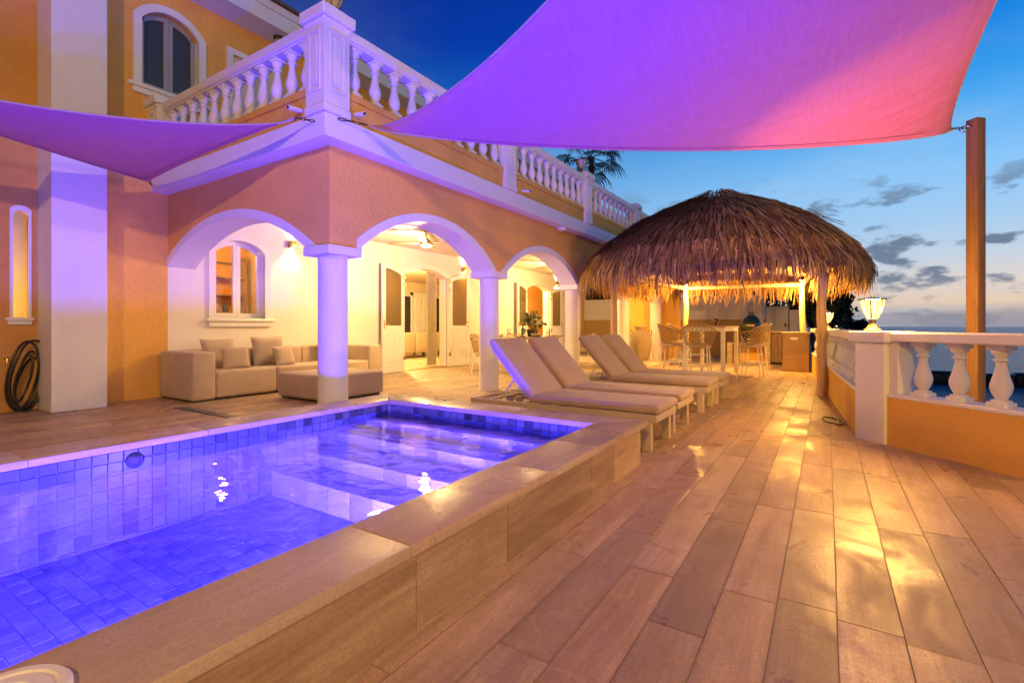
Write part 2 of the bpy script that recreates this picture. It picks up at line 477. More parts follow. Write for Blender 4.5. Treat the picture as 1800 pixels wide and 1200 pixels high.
# ------------------------------------------------------------------ sea, seabed wall, terrace base
def build_sea():
    g = G("sea_water")
    tc = g.n("ShaderNodeTexCoord"); mp = g.n("ShaderNodeMapping"); mp.inputs["Rotation"].default_value = (0, 0, rad(-30)); mp.inputs["Scale"].default_value = (.35, 1, 1)
    g.l(tc.outputs["Object"], mp.inputs[0]); v = mp.outputs[0]
    n1 = g.noise(v, .9, 6, .6, .4); n2 = g.noise(v, 3.1, 4, .6)
    h = g.math("ADD", n1, g.math("MULTIPLY", n2, .35))
    m = g.done(g.bsdf((.10, .38, .50), .22, g.bump(h, 1.0, 2.2), spec=.4, IOR=1.33))
    mb = MB(); r = 3500; n = 64
    vs = [(0, 60, -2.6)] + [(r * math.cos(2 * math.pi * k / n), 60 + r * math.sin(2 * math.pi * k / n), -2.6) for k in range(n)]
    mb.add(vs, [(0, k + 1, (k + 1) % n + 1) for k in range(n)])
    tag(obj("sea", mb, m, smooth=0), kind="structure")
build_sea()
EDGE = [(-14, -6), (7.0, -6), (7.0, -1.25), (.45, 5.30), (.40, 5.55), (-.10, 12.9), (1.8, 17.2), (1.8, 30), (-14, 30)]   # terrace outline
mb = MB()
up_ = lambda u, v, d: (u, v, d)
mb.prism(EDGE, up_, -2.9, -.62)
for pg in ([(-14, -6), (-3.86, -6), (-3.86, 30), (-14, 30)], [(-1.166, -6)] + EDGE[1:-1] + [(-1.166, 30)], [(-3.86, 3.45), (-1.166, 3.45), (-1.166, 30), (-3.86, 30)], [(-3.86, -6), (-1.166, -6), (-1.166, -2.5), (-3.86, -2.5)]):
    mb.prism(pg, up_, -.619, -.005)
tag(obj("terrace_base", mb, M["grout"], smooth=0), kind="structure")

# terrace floor: travertine planks laid in lanes along +Y
floor_root = thing("terrace_floor", (0, 0, 0), None, None)
floor_root["kind"] = "structure"
def inside(x, y):
    c = False; n = len(EDGE); j = n - 1
    for i in range(n):
        (xi, yi), (xj, yj) = EDGE[i], EDGE[j]
        if (yi > y) != (yj > y) and x < (xj - xi) * (y - yi) / (yj - yi) + xi: c = not c
        j = i
    return c
PW, PL = .181, 1.06
def build_floor():
    cand = []
    nl0, nl1 = -49, 18
    for i in range(nl0, nl1):
        x0 = .0286 + i * PW; xc = x0 + PW / 2
        off = R.choice((0, .5, .33, .66)) * PL + R.uniform(-.05, .05) if i % 2 else R.uniform(-.06, .06)
        for k in range(-2, 17):
            y0 = k * PL + off + .95; yc = y0 + PL / 2
            if xc < XW - .1: continue
            if PX0 - .3 < xc < PX1 + .22 and yc < 3.1: continue          # under the pool
            if not (inside(xc + .08, yc) or inside(xc - .08, yc + .4)): continue
            if not (inside(xc, yc + .45) or inside(xc, yc - .45)): continue
            z = camz(xc, yc)
            score = 0
            if z > .35:
                px = campx(xc, yc); py = 573 + 861.6 / z
                vis = -150 < px < 1950 and py < 1420
                hid = xc < -1.14 and yc < 3.6 and xc > -4.5
                score = 1 / z ** 3 if vis and not hid else 0
            cand.append((score, x0, y0, xc))
    cand.sort(key=lambda c: -c[0])
    pb = MB(); pb.box(.0009, PW - .0009, .0009, PL - .0009, -.03, 0, .0011)
    src = None
    rest = MB()
    for n, (s, x0, y0, xc) in enumerate(cand):
        dz = R.uniform(-.0008, .0008)
        if n < 292 and s > 0:
            if src is None:
                src = obj("plank", pb, M["plank"], floor_root, local=True); src.location = (x0, y0, dz)
            else: inst("plank", src, (x0, y0, dz), floor_root)
        else:
            rest.box(x0 + .0014, x0 + PW - .0014, y0 + .0014, y0 + PL - .0014, -.03, dz)
    o = obj("planking", rest, M["plank_i"], floor_root, smooth=0); o["kind"] = "stuff"
build_floor()

# ------------------------------------------------------------------ swimming pool
def pool_tile_mat(name, base, island=True):
    g = G(name)
    if island: rnd = g.n("ShaderNodeNewGeometry").outputs["Random Per Island"]
    else: rnd = g.n("ShaderNodeObjectInfo").outputs["Random"]
    v = g.coord((1, 1, 1), rnd); vs = g.coord((1.5, 6, 6), rnd)
    st = g.noise(vs, 4, 6, .6, .8); cl = g.noise(v, 9, 4)
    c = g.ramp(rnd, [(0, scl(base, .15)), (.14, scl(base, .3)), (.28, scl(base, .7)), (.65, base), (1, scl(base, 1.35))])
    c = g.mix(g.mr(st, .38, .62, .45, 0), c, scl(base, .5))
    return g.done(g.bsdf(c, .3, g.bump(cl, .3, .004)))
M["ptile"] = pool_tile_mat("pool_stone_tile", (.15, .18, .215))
M["ptile_shaded"] = pool_tile_mat("pool_tread_shaded_tile", (.08, .09, .12))  # shade on the treads put into a darker tile colour
M["riser_lit"] = pool_tile_mat("pool_riser_lit_tile", (.5, .52, .55))  # pool lamp light on the risers put into a paler tile colour
M["wtile"] = pool_tile_mat("waterline_tile", (.11, .12, .15), False)
pool = thing("swimming_pool", (-2.5, .6, 0), "raised travertine clad pool glowing violet blue with underwater steps", "swimming pool")
STEPS = [(3.08, .145), (2.78, .07), (2.46, -.02), (2.16, -.11)]
def build_pool():
    T = .076
    sh = MB()
    sh.box(PX0 - .3, PX0 - .012, PY0 - .3, PY1 + .1, -.5, .247); sh.box(PX1 + .012, -1.165, PY0 - .3, PY1 + .1, -.5, .247)
    sh.box(PX0 - .012, PX1 + .012, PY1 + .012, PY1 + .1, -.5, .247); sh.box(PX0 - .012, PX1 + .012, PY0 - .3, PY0 - .012, -.5, .247)
    sh.box(PX0 - .012, PX1 + .012, PY0 - .012, PY1 + .012, -.5, ZF - .012)
    obj("pool_shell", sh, paint("pool_grout", (.40, .43, .48), .8), pool, smooth=0)
    tl = MB(); gp = .0032
    def jit(): return R.uniform(0, .003)
    # floor
    y = PY0
    nx = int(round((PX1 - PX0) / T)); tx = (PX1 - PX0) / nx
    row = 0
    while y < 2.16 - .01:
        y2 = min(y + T, 2.16); off = tx * .5 if row % 2 else 0
        x = PX0 - off
        while x < PX1 - .01:
            a, b = max(x, PX0), min(x + tx, PX1)
            if b - a > .02: tl.box(a + gp, b - gp, y + gp, y2 - gp, ZF - .012, ZF - jit())
            x += tx
        y = y2; row += 1
    # left, right and near walls below the water line
    for side in (0, 1):
        y = PY0
        while y < PY1 - .01:
            z = .185
            while z > ZF + .01:
                z0 = max(ZF, z - T)
                if side == 0: tl.box(PX0 - .012, PX0 + jit(), y + gp, y + T - gp, z0 + gp, z - gp)
                else: tl.box(PX1 - jit(), PX1 + .012, y + gp, y + T - gp, z0 + gp, z - gp)
                z = z0
            y += T
    for wy in (PY0, PY1):
        x = PX0
        while x < PX1 - .01:
            z = .185
            while z > ZF + .01:
                z0 = max(ZF, z - T)
                s = 1 if wy == PY0 else -1
                a, b = sorted((wy - s * .012, wy + s * jit()))
                tl.box(x + gp, min(x + tx, PX1) - gp, a, b, z0 + gp, z - gp); z = z0
            x += tx
    o = obj("pool_tiles", tl, M["ptile"], pool, smooth=0); o["kind"] = "stuff"
    # steps at the far end
    yb = PY1
    prev = PY1
    for k, (ye, zt) in enumerate(STEPS):
        core = MB(); core.box(PX0 + .001, PX1 - .001, ye + .012, prev - .001, ZF - .01, zt - .012)
        st = obj("pool_step", core, M["grout"], pool, smooth=0)
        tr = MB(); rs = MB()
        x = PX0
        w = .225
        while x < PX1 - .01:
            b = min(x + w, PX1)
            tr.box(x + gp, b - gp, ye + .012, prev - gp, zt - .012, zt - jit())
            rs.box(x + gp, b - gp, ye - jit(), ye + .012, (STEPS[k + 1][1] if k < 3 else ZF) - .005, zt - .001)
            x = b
        t_ = obj("tread_tiles", tr, M["ptile_shaded"], st, smooth=0); t_["kind"] = "stuff"
        r_ = obj("riser_tiles", rs, M["riser_lit"], st, smooth=0); r_["kind"] = "stuff"
        prev = ye
    # waterline band
    wb = MB(); wb.box(-.012, .002, gp, T - gp, gp, .064 - gp, .001)
    wy_ = MB(); wy_.box(gp, T - gp, -.002, .012, gp, .064 - gp, .001)
    srcx = srcy = None
    y = PY1 - T
    while y > -.4:
        if srcx is None: srcx = obj("waterline_tile", wb, M["wtile"], pool, local=True); srcx.location = Vector((PX0, y, .184)) - base_of(pool)
        else: inst("waterline_tile", srcx, Vector((PX0, y, .184)) - base_of(pool), pool)
        y -= T
    n = int((PX1 - PX0) / T)
    for k in range(n):
        p = Vector((PX1 - (k + 1) * T, PY1, .184)) - base_of(pool)
        if srcy is None: srcy = obj("waterline_tile", wy_, M["wtile"], pool, local=True); srcy.location = p
        else: inst("waterline_tile", srcy, p, pool)
    mb = MB(); mb.box(PX1 - .002, PX1 + .012, PY0, PY1, .184, .25); obj("waterline_band", mb, M["wtile"], pool, smooth=0)
    # coping slabs (each its own piece)
    def slab(poly):
        m = MB(); m.prism(poly, lambda u, v, d: (u, v, d), .25, ZP)
        bm = bmesh.new(); vv = [bm.verts.new(p) for p in m.v]
        for f in m.f: bm.faces.new([vv[i] for i in f])
        bmesh.ops.recalc_face_normals(bm, faces=bm.faces[:])
        bmesh.ops.bevel(bm, geom=[e for e in bm.edges if min(v.co.z for v in e.verts) > ZP - .001], offset=.007, segments=2, profile=.5, affect="EDGES")
        bm.verts.index_update()
        m2 = MB(); m2.add([v.co[:] for v in bm.verts], [[v.index for v in f.verts] for f in bm.faces]); bm.free()
        obj("coping_slab", m2, M["coping"], pool)
    q = .0012
    ys = [PY0 - .2, -.85, .13, 1.16, 2.12, 2.72]
    xo, xi, yo = -1.135, PX1 - .012, 3.66
    for a, b in zip(ys, ys[1:]): slab([(xi, a + q), (xo, a + q), (xo, b - q), (xi, b - q)])
    slab([(xi, 2.72 + q), (xo, 2.72 + q), (xo, yo), (xi, PY1 - .012)])                      # mitred corner
    xil, xol = PX0 + .012, -3.90
    slab([(xi - q, PY1 - .012), (xo - q, yo), (-2.1 + q, yo), (-2.1 + q, PY1 - .012)])
    slab([(-2.1 - q, PY1 - .012), (-2.1 - q, yo), (-3.05 + q, yo), (-3.05 + q, PY1 - .012)])
    slab([(-3.05 - q, PY1 - .012), (-3.05 - q, yo), (xol + q, yo), (xil + q, PY1 - .012)])
    slab([(xil, PY1 - .012 - q), (xol, yo - q), (xol, 2.6 + q), (xil, 2.6 + q)])
    for a, b in zip((2.6, 1.7, .8, -.1, -1.0), (1.7, .8, -.1, -1.0, PY0 - .2)): slab([(xil, a - q), (xol, a - q), (xol, b + q), (xil, b + q)])
    # stone cladding on the terrace side
    y = PY0 - .3; first = True
    for ln in (1.0, .62, .9, .42, .75, .55, .88, .36, .62, .48):
        y2 = min(y + ln, 3.5)
        if y2 - y > .05:
            m = MB(); m.box(-1.165, -1.14 + R.uniform(-.0012, .0012), y + q, y2 - q, 0.0, .2495, .0012); obj("cladding_panel", m, M["clad"], pool)
        y = y2
    if y < 3.5:
        m = MB(); m.box(-1.165, -1.14, y + q, 3.5, 0, .2495, .0012); obj("cladding_panel", m, M["clad"], pool)
    for a, b in zip(lin(-3.86, -1.166, 4), lin(-3.86, -1.166, 4)[1:]):
        m = MB(); m.box(a + q, b - q, 3.455, 3.5, 0, .2495, .0012); obj("cladding_panel", m, M["clad"], pool)
    m = MB(); m.box(-3.86, -3.83, PY0 - .3, 3.45, 0, .2495); obj("cladding_panel", m, M["clad"], pool)
    # round wall fitting at the water line
    fy, fz = 1.28, .178
    f = MB(); mt = Matrix.Translation((PX0 + .003, fy, fz)) @ Matrix.Rotation(rad(90), 4, "Y")
    f.lathe([(.0, 0), (.048, .0), (.048, .008), (.040, .013), (.0, .014)], seg=28, cap=False, mtx=mt)
    ft = obj("return_fitting", f, M["black"], pool)
    f = MB()
    for k in range(-3, 4): f.box(PX0 + .0165, PX0 + .020, fy + k * .01 - .002, fy + k * .01 + .002, fz - .026, fz + .022)
    obj("fitting_slot", f, M["lampmetal"], ft)
    # underwater lamps on the pool floor along the terrace side
    for ly in (-.9, .5, 1.75):
        f = MB(); mt = Matrix.Translation((-1.92, ly, ZF + .001))
        f.lathe([(0, 0), (.07, 0), (.07, .03), (.045, .05), (0, .055)], seg=24, cap=False, mtx=mt)
        obj("pool_lamp", f, emit("pool_lamp_lens%d" % int(ly * 10), (.3, .2, 1), 3), pool)
build_pool()
for ly, pw in ((-.9, 900), (.5, 1250), (1.75, 1250)):
    light("POINT", "pool_light", (-1.92, ly, -.11), pw, POOLC, .07)
def build_water():
    g = G("pool_water"); v = g.coord((1.0, 1.0, 1.0))
    n1 = g.noise(v, 4.4, 2, .45, .2); n2 = g.noise(v, 11, 2, .5)
    h = g.math("ADD", n1, g.math("MULTIPLY", n2, .16))
    nb = g.bump(h, .30, .022); nr = g.bump(h, 1.0, .42)
    tr = g.n("ShaderNodeBsdfTransparent"); tr.inputs[0].default_value = (.90, .93, 1, 1)
    rf = g.n("ShaderNodeBsdfRefraction"); rf.inputs["IOR"].default_value = 1.06; rf.inputs["Roughness"].default_value = 0; rf.inputs[0].default_value = (.93, .95, 1, 1); g.l(nr, rf.inputs["Normal"])
    m1 = g.n("ShaderNodeMixShader"); m1.inputs[0].default_value = .42; g.l(tr.outputs[0], m1.inputs[1]); g.l(rf.outputs[0], m1.inputs[2])
    gl = g.n("ShaderNodeBsdfGlossy"); gl.inputs["Roughness"].default_value = .015; g.l(nb, gl.inputs["Normal"])
    fr = g.n("ShaderNodeFresnel"); fr.inputs[0].default_value = 1.33; g.l(nb, fr.inputs["Normal"])
    m2 = g.n("ShaderNodeMixShader"); g.l(fr.outputs[0], m2.inputs[0]); g.l(m1.outputs[0], m2.inputs[1]); g.l(gl.outputs[0], m2.inputs[2])
    m = g.done(m2.outputs[0])
    mb = MB(); mb.add([(PX0, PY0, ZW), (PX1 - .003, PY0, ZW), (PX1 - .003, PY1, ZW), (PX0, PY1, ZW)], [(0, 1, 2, 3)])
    tag(obj("pool_water", mb, m, smooth=0), kind="structure")
build_water()
# skimmer lid on the near coping
sk = thing("skimmer_lid", (-1.295, .25, ZP), "round white plastic skimmer lid set in the near pool coping", "skimmer lid")
mb = MB(); mb.lathe([(0, .014), (.074, .014), (.078, .011), (.082, .011), (.084, .016), (.098, .016), (.104, .010), (.105, 0)], (-1.295, .25, ZP), 48, cap=False)
obj("lid_rim", mb, M["white"], sk)
mb = MB(); mb.lathe([(.044, .0145), (.046, .0175), (.050, .0175), (.052, .0145)], (-1.295, .25, ZP), 40, cap=False); obj("lid_ring", mb, M["white"], sk)

# ------------------------------------------------------------------ villa
villa = thing("villa", (XF, YC, 0), "two storey yellow stucco villa with white arches and a balcony balustrade", "house")
def V(name, mb, m, smooth=35, parent=None): return obj(name, mb, M[m] if isinstance(m, str) else m, parent or villa, smooth)
def circ(a, rise, top):
    r = (a * a + rise * rise) / (2 * rise); return r, top - r
def fx(x0, s=1): return lambda u, v, d: (x0 + s * d, u, v)
def fy(y0, s=1): return lambda u, v, d: (u, y0 + s * d, v)
TW, TH = .105, .36
def arcade(c0, c1, e0, e1, fn, u0, u1):
    """one bay between column centres; e0/e1 clear edges of the opening; u0..u1 wall extent"""
    mid = (e0 + e1) / 2; a = (e1 - e0) / 2
    r, zc = circ(a, .49, 2.33); ro = r + TW
    inner = lambda u: zc + math.sqrt(max(0, r * r - (u - mid) ** 2)) if abs(u - mid) < a else 1.84
    outer = lambda u: max(1.846, zc + math.sqrt(max(0, ro * ro - (u - mid) ** 2)))
    us = sorted(set(lin(u0, u1, 46) + [e0, e1]))
    y = MB(); y.strip(us, outer, lambda u: 2.858, fn, 0, TH - .01)
    V("arcade_wall", y, "yellow", 20)
    w = MB(); w.strip(us, inner, lambda u: outer(u) - .001, fn, -.014, TH + .002)
    V("arch_trim", w, "white", 20)
    ul = [q for q in us if q > 0 or q < XF - TH - .01]
    w = MB(); w.strip(ul, outer, lambda u: 2.745, fn, TH - .009, TH + .002); V("arcade_lining", w, "cream", 20)
COLY = [3.40, 6.30, 9.30, 12.35]
hw = .205
fr = lambda u, v, d: (XF - d, u, v)
arcade(COLY[0], COLY[1], COLY[0] + hw, COLY[1] - hw, fr, YC + TH - .01, COLY[1])
arcade(COLY[1], COLY[2], COLY[1] + hw, COLY[2] - hw, fr, COLY[1] + .0005, COLY[2])
arcade(COLY[2], COLY[3], COLY[2] + hw, COLY[3] - hw, fr, COLY[2] + .0005, COLY[3])
arcade(XW, XF - .18, XW + .001, XF - .18 - hw, fy(YC), XW + .001, XF)
mb = MB(); mb.box(XF - TH, XF, COLY[3] + .001, 16, 1.846, 2.858); V("arcade_wall", mb, "yellow")
for k, y in enumerate(COLY):
    x = XF - .18
    c = MB(); c.lathe([(.165, 0), (.165, .012), (.155, .03), (.153, 1.71), (.16, 1.725), (.16, 1.745)], (x, y, 0), 40, cap=False)
    co = V("column", c, "white")
    c = MB(); c.box(x - hw - .01, x + hw + .01, y - hw - .01, y + hw + .01, 1.745, 1.84, .006); V("capital", c, "white", parent=co)
# porch ceiling and the projecting ledge
mb = MB(); mb.box(XW, XF - TH - .012, YC + TH + .012, 17.2, 2.745, 2.85); V("porch_ceiling", mb, "cream")
mb = MB(); mb.box(XW + .001, XF + .2, 3.02, 16.2, 2.86, 3.09, .006); V("ledge", mb, "white")
# house walls
def wall(name, m, y0, y1, z0, z1, ops, x1=XW, th=.22):
    mb = MB(); cur = y0
    for (a, b, zb, zs, rise) in sorted(ops):
        if a > cur: mb.box(x1 - th, x1, cur, a, z0, z1)
        if zb > z0: mb.box(x1 - th, x1, a, b, z0, zb)
        r, zc = circ((b - a) / 2, rise, zs + rise); mid = (a + b) / 2
        mb.strip(lin(a, b, 20), lambda u: zc + math.sqrt(max(0, r * r - (u - mid) ** 2)), lambda u: z1, fx(x1), -th, 0)
        cur = b
    if cur < y1: mb.box(x1 - th, x1, cur, y1, z0, z1)
    return V(name, mb, m, 20)
WIN = (3.86, 4.64, 1.12, 2.18, .18)
D1 = (7.82, 9.32, 0.0, 2.16, .17)
D2 = (13.1, 14.6, 0.0, 2.16, .17)
UW = (2.90, 3.62, 4.30, 5.22, .20)
wall("porch_wall", "cream", YC + .001, 17.2, 0, 2.76, [WIN, D1, D2])
wall("house_wall", "yellow", 1.9, YC, 0, 2.88, [])
wall("upper_wall", "yellow", 1.9, 17.2, 2.88, 5.79, [UW])
mb = MB(); mb.box(XW - .22, XW - .001, 17.2, 17.4, 0, 5.79); mb.box(-13, XW - .001, 17.4, 17.6, 0, 5.79); V("end_wall", mb, "yellow")
# pilaster and recessed wall with a slit niche
mb = MB(); mb.box(XW - .3, -7.51, 1.877, 2.40, 0, 5.78, .006); V("pilaster", mb, "white")
RX = -8.02
mb = MB()
na, nb, nz0, nz1 = 1.665, 1.795, 1.10, 2.30
mb.box(RX - .09, RX, -2.5, na, 0, 5.8); mb.box(RX - .09, RX, nb, 1.876, 0, 5.8); mb.box(RX - .09, RX, na, nb, 0, nz0)
rr, zc = circ((nb - na) / 2, .06, nz1 + .06)
mb.strip(lin(na, nb, 12), lambda u: zc + math.sqrt(max(0, rr * rr - (u - (na + nb) / 2) ** 2)), lambda u: 5.8, fx(RX), -.09, 0)
V("recess_wall", mb, "orange", 20)
mb = MB(); mb.box(RX - 1.02, RX - 1.0, na - .9, nb + .9, .5, 3.0); V("niche_room_wall", mb, "cream")
mb = MB(); mb.box(RX - .1, RX + .05, na - .07, nb + .05, nz0 - .035, nz0, .01, 2); mb.box(RX, RX + .035, na - .045, nb + .03, nz0 - .085, nz0 - .036, .006); V("niche_sill", mb, "white")
mb = MB(); ro = rr + .045
mb.strip(lin(na - .028, nb + .028, 14), lambda u: (zc + math.sqrt(max(0, rr * rr - (u - (na + nb) / 2) ** 2))) if na < u < nb else nz1 + .0, lambda u: zc + .02 + math.sqrt(max(0.0001, ro * ro - (u - (na + nb) / 2) ** 2)), fx(RX), -.02, .02)
mb.box(RX - .02, RX + .02, na - .028, na, nz0, nz1 + .001); mb.box(RX - .02, RX + .02, nb, nb + .028, nz0, nz1 + .001)
V("niche_frame", mb, "white", 20)
# arched windows
def window(name, op, x1, sill_w, grey, tw=.10, recess=.13, glassm="glass"):
    a, b, zb, zs, rise = op
    mid = (a + b) / 2; r, zc = circ((b - a) / 2, rise, zs + rise); ro = r + tw
    arc = lambda rr_, off=0: (lambda u: zc + off + math.sqrt(max(0, rr_ * rr_ - (u - mid) ** 2)))
    t = MB(); us = lin(a - tw, b + tw, 28); us = sorted(set(us + [a, b]))
    t.strip(us, lambda u: arc(r)(u) if a < u < b else zs - .0, arc(ro), fx(x1), -.01, .035)
    t.box(x1 - .01, x1 + .035, a - tw, a, zb, zs - .0005); t.box(x1 - .01, x1 + .035, b, b + tw, zb, zs - .0005)
    w = V(name, t, "white", 20)
    s = MB(); s.box(x1 - .2, x1 + .085, a - tw - sill_w, b + tw + sill_w, zb - .055, zb, .018, 3); s.box(x1, x1 + .055, a - tw - .01, b + tw + .01, zb - .13, zb - .0555, .008)
    V("window_sill", s, "white", parent=w)
    rv = MB()                                          # reveal lining
    rv.box(x1 - recess, x1 - .011, a, a + .006, zb, zs); rv.box(x1 - recess, x1 - .011, b - .006, b, zb, zs)
    V("window_reveal", rv, "white", parent=w)
    fw = .055
    for s0, s1 in ((a + .007, mid - .002), (mid + .002, b - .007)):
        f = MB()
        f.box(x1 - recess - .03, x1 - recess + .02, s0, s0 + fw, zb + .002, arc(r)(s0 + .01) - .004); f.box(x1 - recess - .03, x1 - recess + .02, s1 - fw, s1, zb + .002, arc(r)(s1 - .01) - .004)
        f.box(x1 - recess - .03, x1 - recess + .02, s0 + fw, s1 - fw, zb + .002, zb + .085)
        f.strip(lin(s0 + fw, s1 - fw, 8), lambda u: arc(r)(u) - .075, lambda u: arc(r)(u) - .004, fx(x1 - recess), -.03, .02)
        fo = V("window_frame", f, grey, parent=w)
        p = MB(); p.strip(lin(s0 + fw, s1 - fw, 8), lambda u: zb + .085, lambda u: arc(r)(u) - .075, fx(x1 - recess), -.012, -.006)
        V("pane", p, glassm, 20, parent=w)
    return w
M["grey_frame"] = paint("grey_window_frame", (.34, .34, .36), .45)
M["blind_glass"] = paint("dark_blind_glass", (.055, .05, .05), .3, .0005)
window("window", WIN, XW, .05, "door_white")
window("window", UW, XW, .07, "grey_frame", .10, .10, "blind_glass")
mb = MB(); mb.box(XW - 1.2, XW - .23, 2.6, 3.9, 3.9, 5.7)
vs = [(XW - 1.0, 2.7, 3.9), (XW - 1.0, 3.85, 3.9), (XW - 1.0, 3.85, 5.7), (XW - 1.0, 2.7, 5.7)]
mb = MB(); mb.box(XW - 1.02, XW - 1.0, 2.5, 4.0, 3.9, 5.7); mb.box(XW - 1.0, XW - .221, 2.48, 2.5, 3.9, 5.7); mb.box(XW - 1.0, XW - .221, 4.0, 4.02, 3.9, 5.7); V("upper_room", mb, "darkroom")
# louvred shutter beside it
sh0 = MB(); a, b, z0, z1 = 4.02, 4.85, 4.2, 5.36
sh0.box(XW - .01, XW + .05, a, a + .09, z0, z1); sh0.box(XW - .01, XW + .05, b - .09, b, z0, z1); sh0.box(XW - .01, XW + .05, a + .09, b - .09, z1 - .09, z1); sh0.box(XW - .01, XW + .05, a + .09, b - .09, z0, z0 + .09)
shu = V("louvred_shutter", sh0, "white")
for k in range(16):
    s = MB(); zc_ = z0 + .12 + k * .059
    s.box(-.004, .004, a + .092, b - .092, -.028, .028, mtx=Matrix.Translation((XW + .02, 0, zc_)) @ Matrix.Rotation(rad(38), 4, "Y"))
    V("slat", s, "white", parent=shu)
# roof eave
mb = MB(); mb.box(-13, -7.43, -2.5, 17.9, 5.79, 6.10); V("eave", mb, "white")
mb = MB(); mb.box(-13, -7.40, -2.6, 18.0, 6.02, 6.14); V("eave_board", mb, "white")
mb = MB(); mb.add([(-7.34, -2.6, 6.141), (-7.34, 18, 6.141), (-13, 18, 7.6), (-13, -2.6, 7.6), (-7.34, -2.6, 6.19), (-7.34, 18, 6.19), (-13, 18, 7.66), (-13, -2.6, 7.66)],
                  [(0, 1, 2, 3), (4, 5, 6, 7), (0, 1, 5, 4), (1, 2, 6, 5), (2, 3, 7, 6), (3, 0, 4, 7)]); V("roof", mb, "rooftile", 0)

# ---- balcony parapet, balusters, posts
BAL = [(.062, 0), (.062, .035), (.036, .055), (.042, .09), (.058, .17), (.068, .27), (.066, .34), (.054, .45), (.040, .58), (.032, .70), (.031, .76), (.047, .79), (.047, .815), (.033, .84), (.038, .88), (.058, .93), (.060, 1.0)]
def baluster_mb(h, seg=14, k=1.0):
    m = MB(); m.lathe([(r * k, z * (h - .07) + .035) for r, z in BAL], seg=seg, cap=False)
    m.box(-.064 * k, .064 * k, -.064 * k, .064 * k, 0, .036, .004); m.box(-.064 * k, .064 * k, -.064 * k, .064 * k, h - .036, h, .004)
    return m
PZ0, PZ1, RZ0, RZ1 = 3.09, 3.40, 3.92, 4.03
bsrc = [None]
def balcony_run(axis, c, a, b, n, front):
    """axis 'y': run along Y at x=c; 'x': run along X at y=c; front = outward sign"""
    fnb = (lambda m, u0, u1, d0, d1, z0, z1, bev=0: m.box(c + d0, c + d1, u0, u1, z0, z1, bev)) if axis == "y" else (lambda m, u0, u1, d0, d1, z0, z1, bev=0: m.box(u0, u1, c + d0, c + d1, z0, z1, bev))
    m = MB(); fnb(m, a, b, -.10, .10, RZ0, RZ1, .012); fnb(m, a, b, -.075, .075, RZ0 - .02, RZ0 + .001)
    r = V("balcony_rail", m, "white")
    m = MB(); s = front
    d0, d1 = sorted((-.07 * s, .06 * s)); fnb(m, a, b, d0, d1, PZ0, PZ1 - .075)
    d0, d1 = sorted((-.07 * s, .075 * s)); fnb(m, a, b, d0, d1, PZ1 - .07, PZ1)
    V("parapet", m, "yellow_smooth")
    h = RZ0 - .02 - PZ1
    for k in range(n):
        u = a + (b - a) * (k + .5) / n
        p = Vector((c, u, PZ1) if axis == "y" else (u, c, PZ1)) - base_of(villa)
        if bsrc[0] is None:
            o = obj("baluster", baluster_mb(h), M["white"], r, local=True, smooth=40); o.location = p; bsrc[0] = o
        else: inst("baluster", bsrc[0], p, r)
BX, BY = -4.20, 3.12
POSTY = [3.15, 6.33, 9.27, 12.35, 15.4]
for y0, y1 in zip(POSTY, POSTY[1:]): balcony_run("y", BX, y0 + .151, y1 - .151, 10, 1)
balcony_run("x", BY, -7.60, -4.23 - .151, 12, -1)
for y in POSTY + [None]:
    x = -4.23
    if y is None: x, y = -7.75, 3.12
    m = MB(); m.box(x - .15, x + .15, y - .15, y + .15, 3.0901, 3.99, .006); m.box(x - .16, x + .16, y - .16, y + .16, 3.0902, 3.17, .006)
    po = V("balcony_post", m, "white")
    m = MB(); m.box(x - .195, x + .195, y - .195, y + .195, 4.0, 4.115, .012); m.box(x - .165, x + .165, y - .165, y + .165, 3.96, 4.0, .01); V("post_cap", m, "white", parent=po)
    m = MB()                                            # raised panel mouldings on the two outer faces
    for face in (0, 1):
        def q(u0, u1, z0, z1, d):
            if face == 0: m.box(x + .1502, x + .15 + d, y + u0, y + u1, z0, z1, .003)
            else: m.box(x + u0, x + u1, y - .15 - d, y - .1502, z0, z1, .003)
        q(-.09, .09, 3.30, 3.325, .014); q(-.09, .09, 3.875, 3.90, .014); q(-.09, -.066, 3.326, 3.874, .014); q(.066, .09, 3.326, 3.874, .014)
        q(-.04, .04, 3.365, 3.835, .012)
    V("post_panel", m, "white", parent=po)
for p, d in (((-4.52, 3.05, 3.20), (0, -1)), ((-4.13, 3.40, 3.19), (1, 0)), ((-4.13, 6.72, 3.17), (1, 0))):
    m = MB(); q_ = Vector(p); e = q_ + Vector((d[0] * .15, d[1] * .15, -.02))
    m.tube([q_, e], .024, 12); sp = V("drain_spout", m, "white")
    m = MB(); dd = Vector((d[0], d[1], -.13)).normalized(); m.tube([e - dd * .002, e + dd * .0015], .018, 12); V("spout_hole", m, "black", parent=sp)

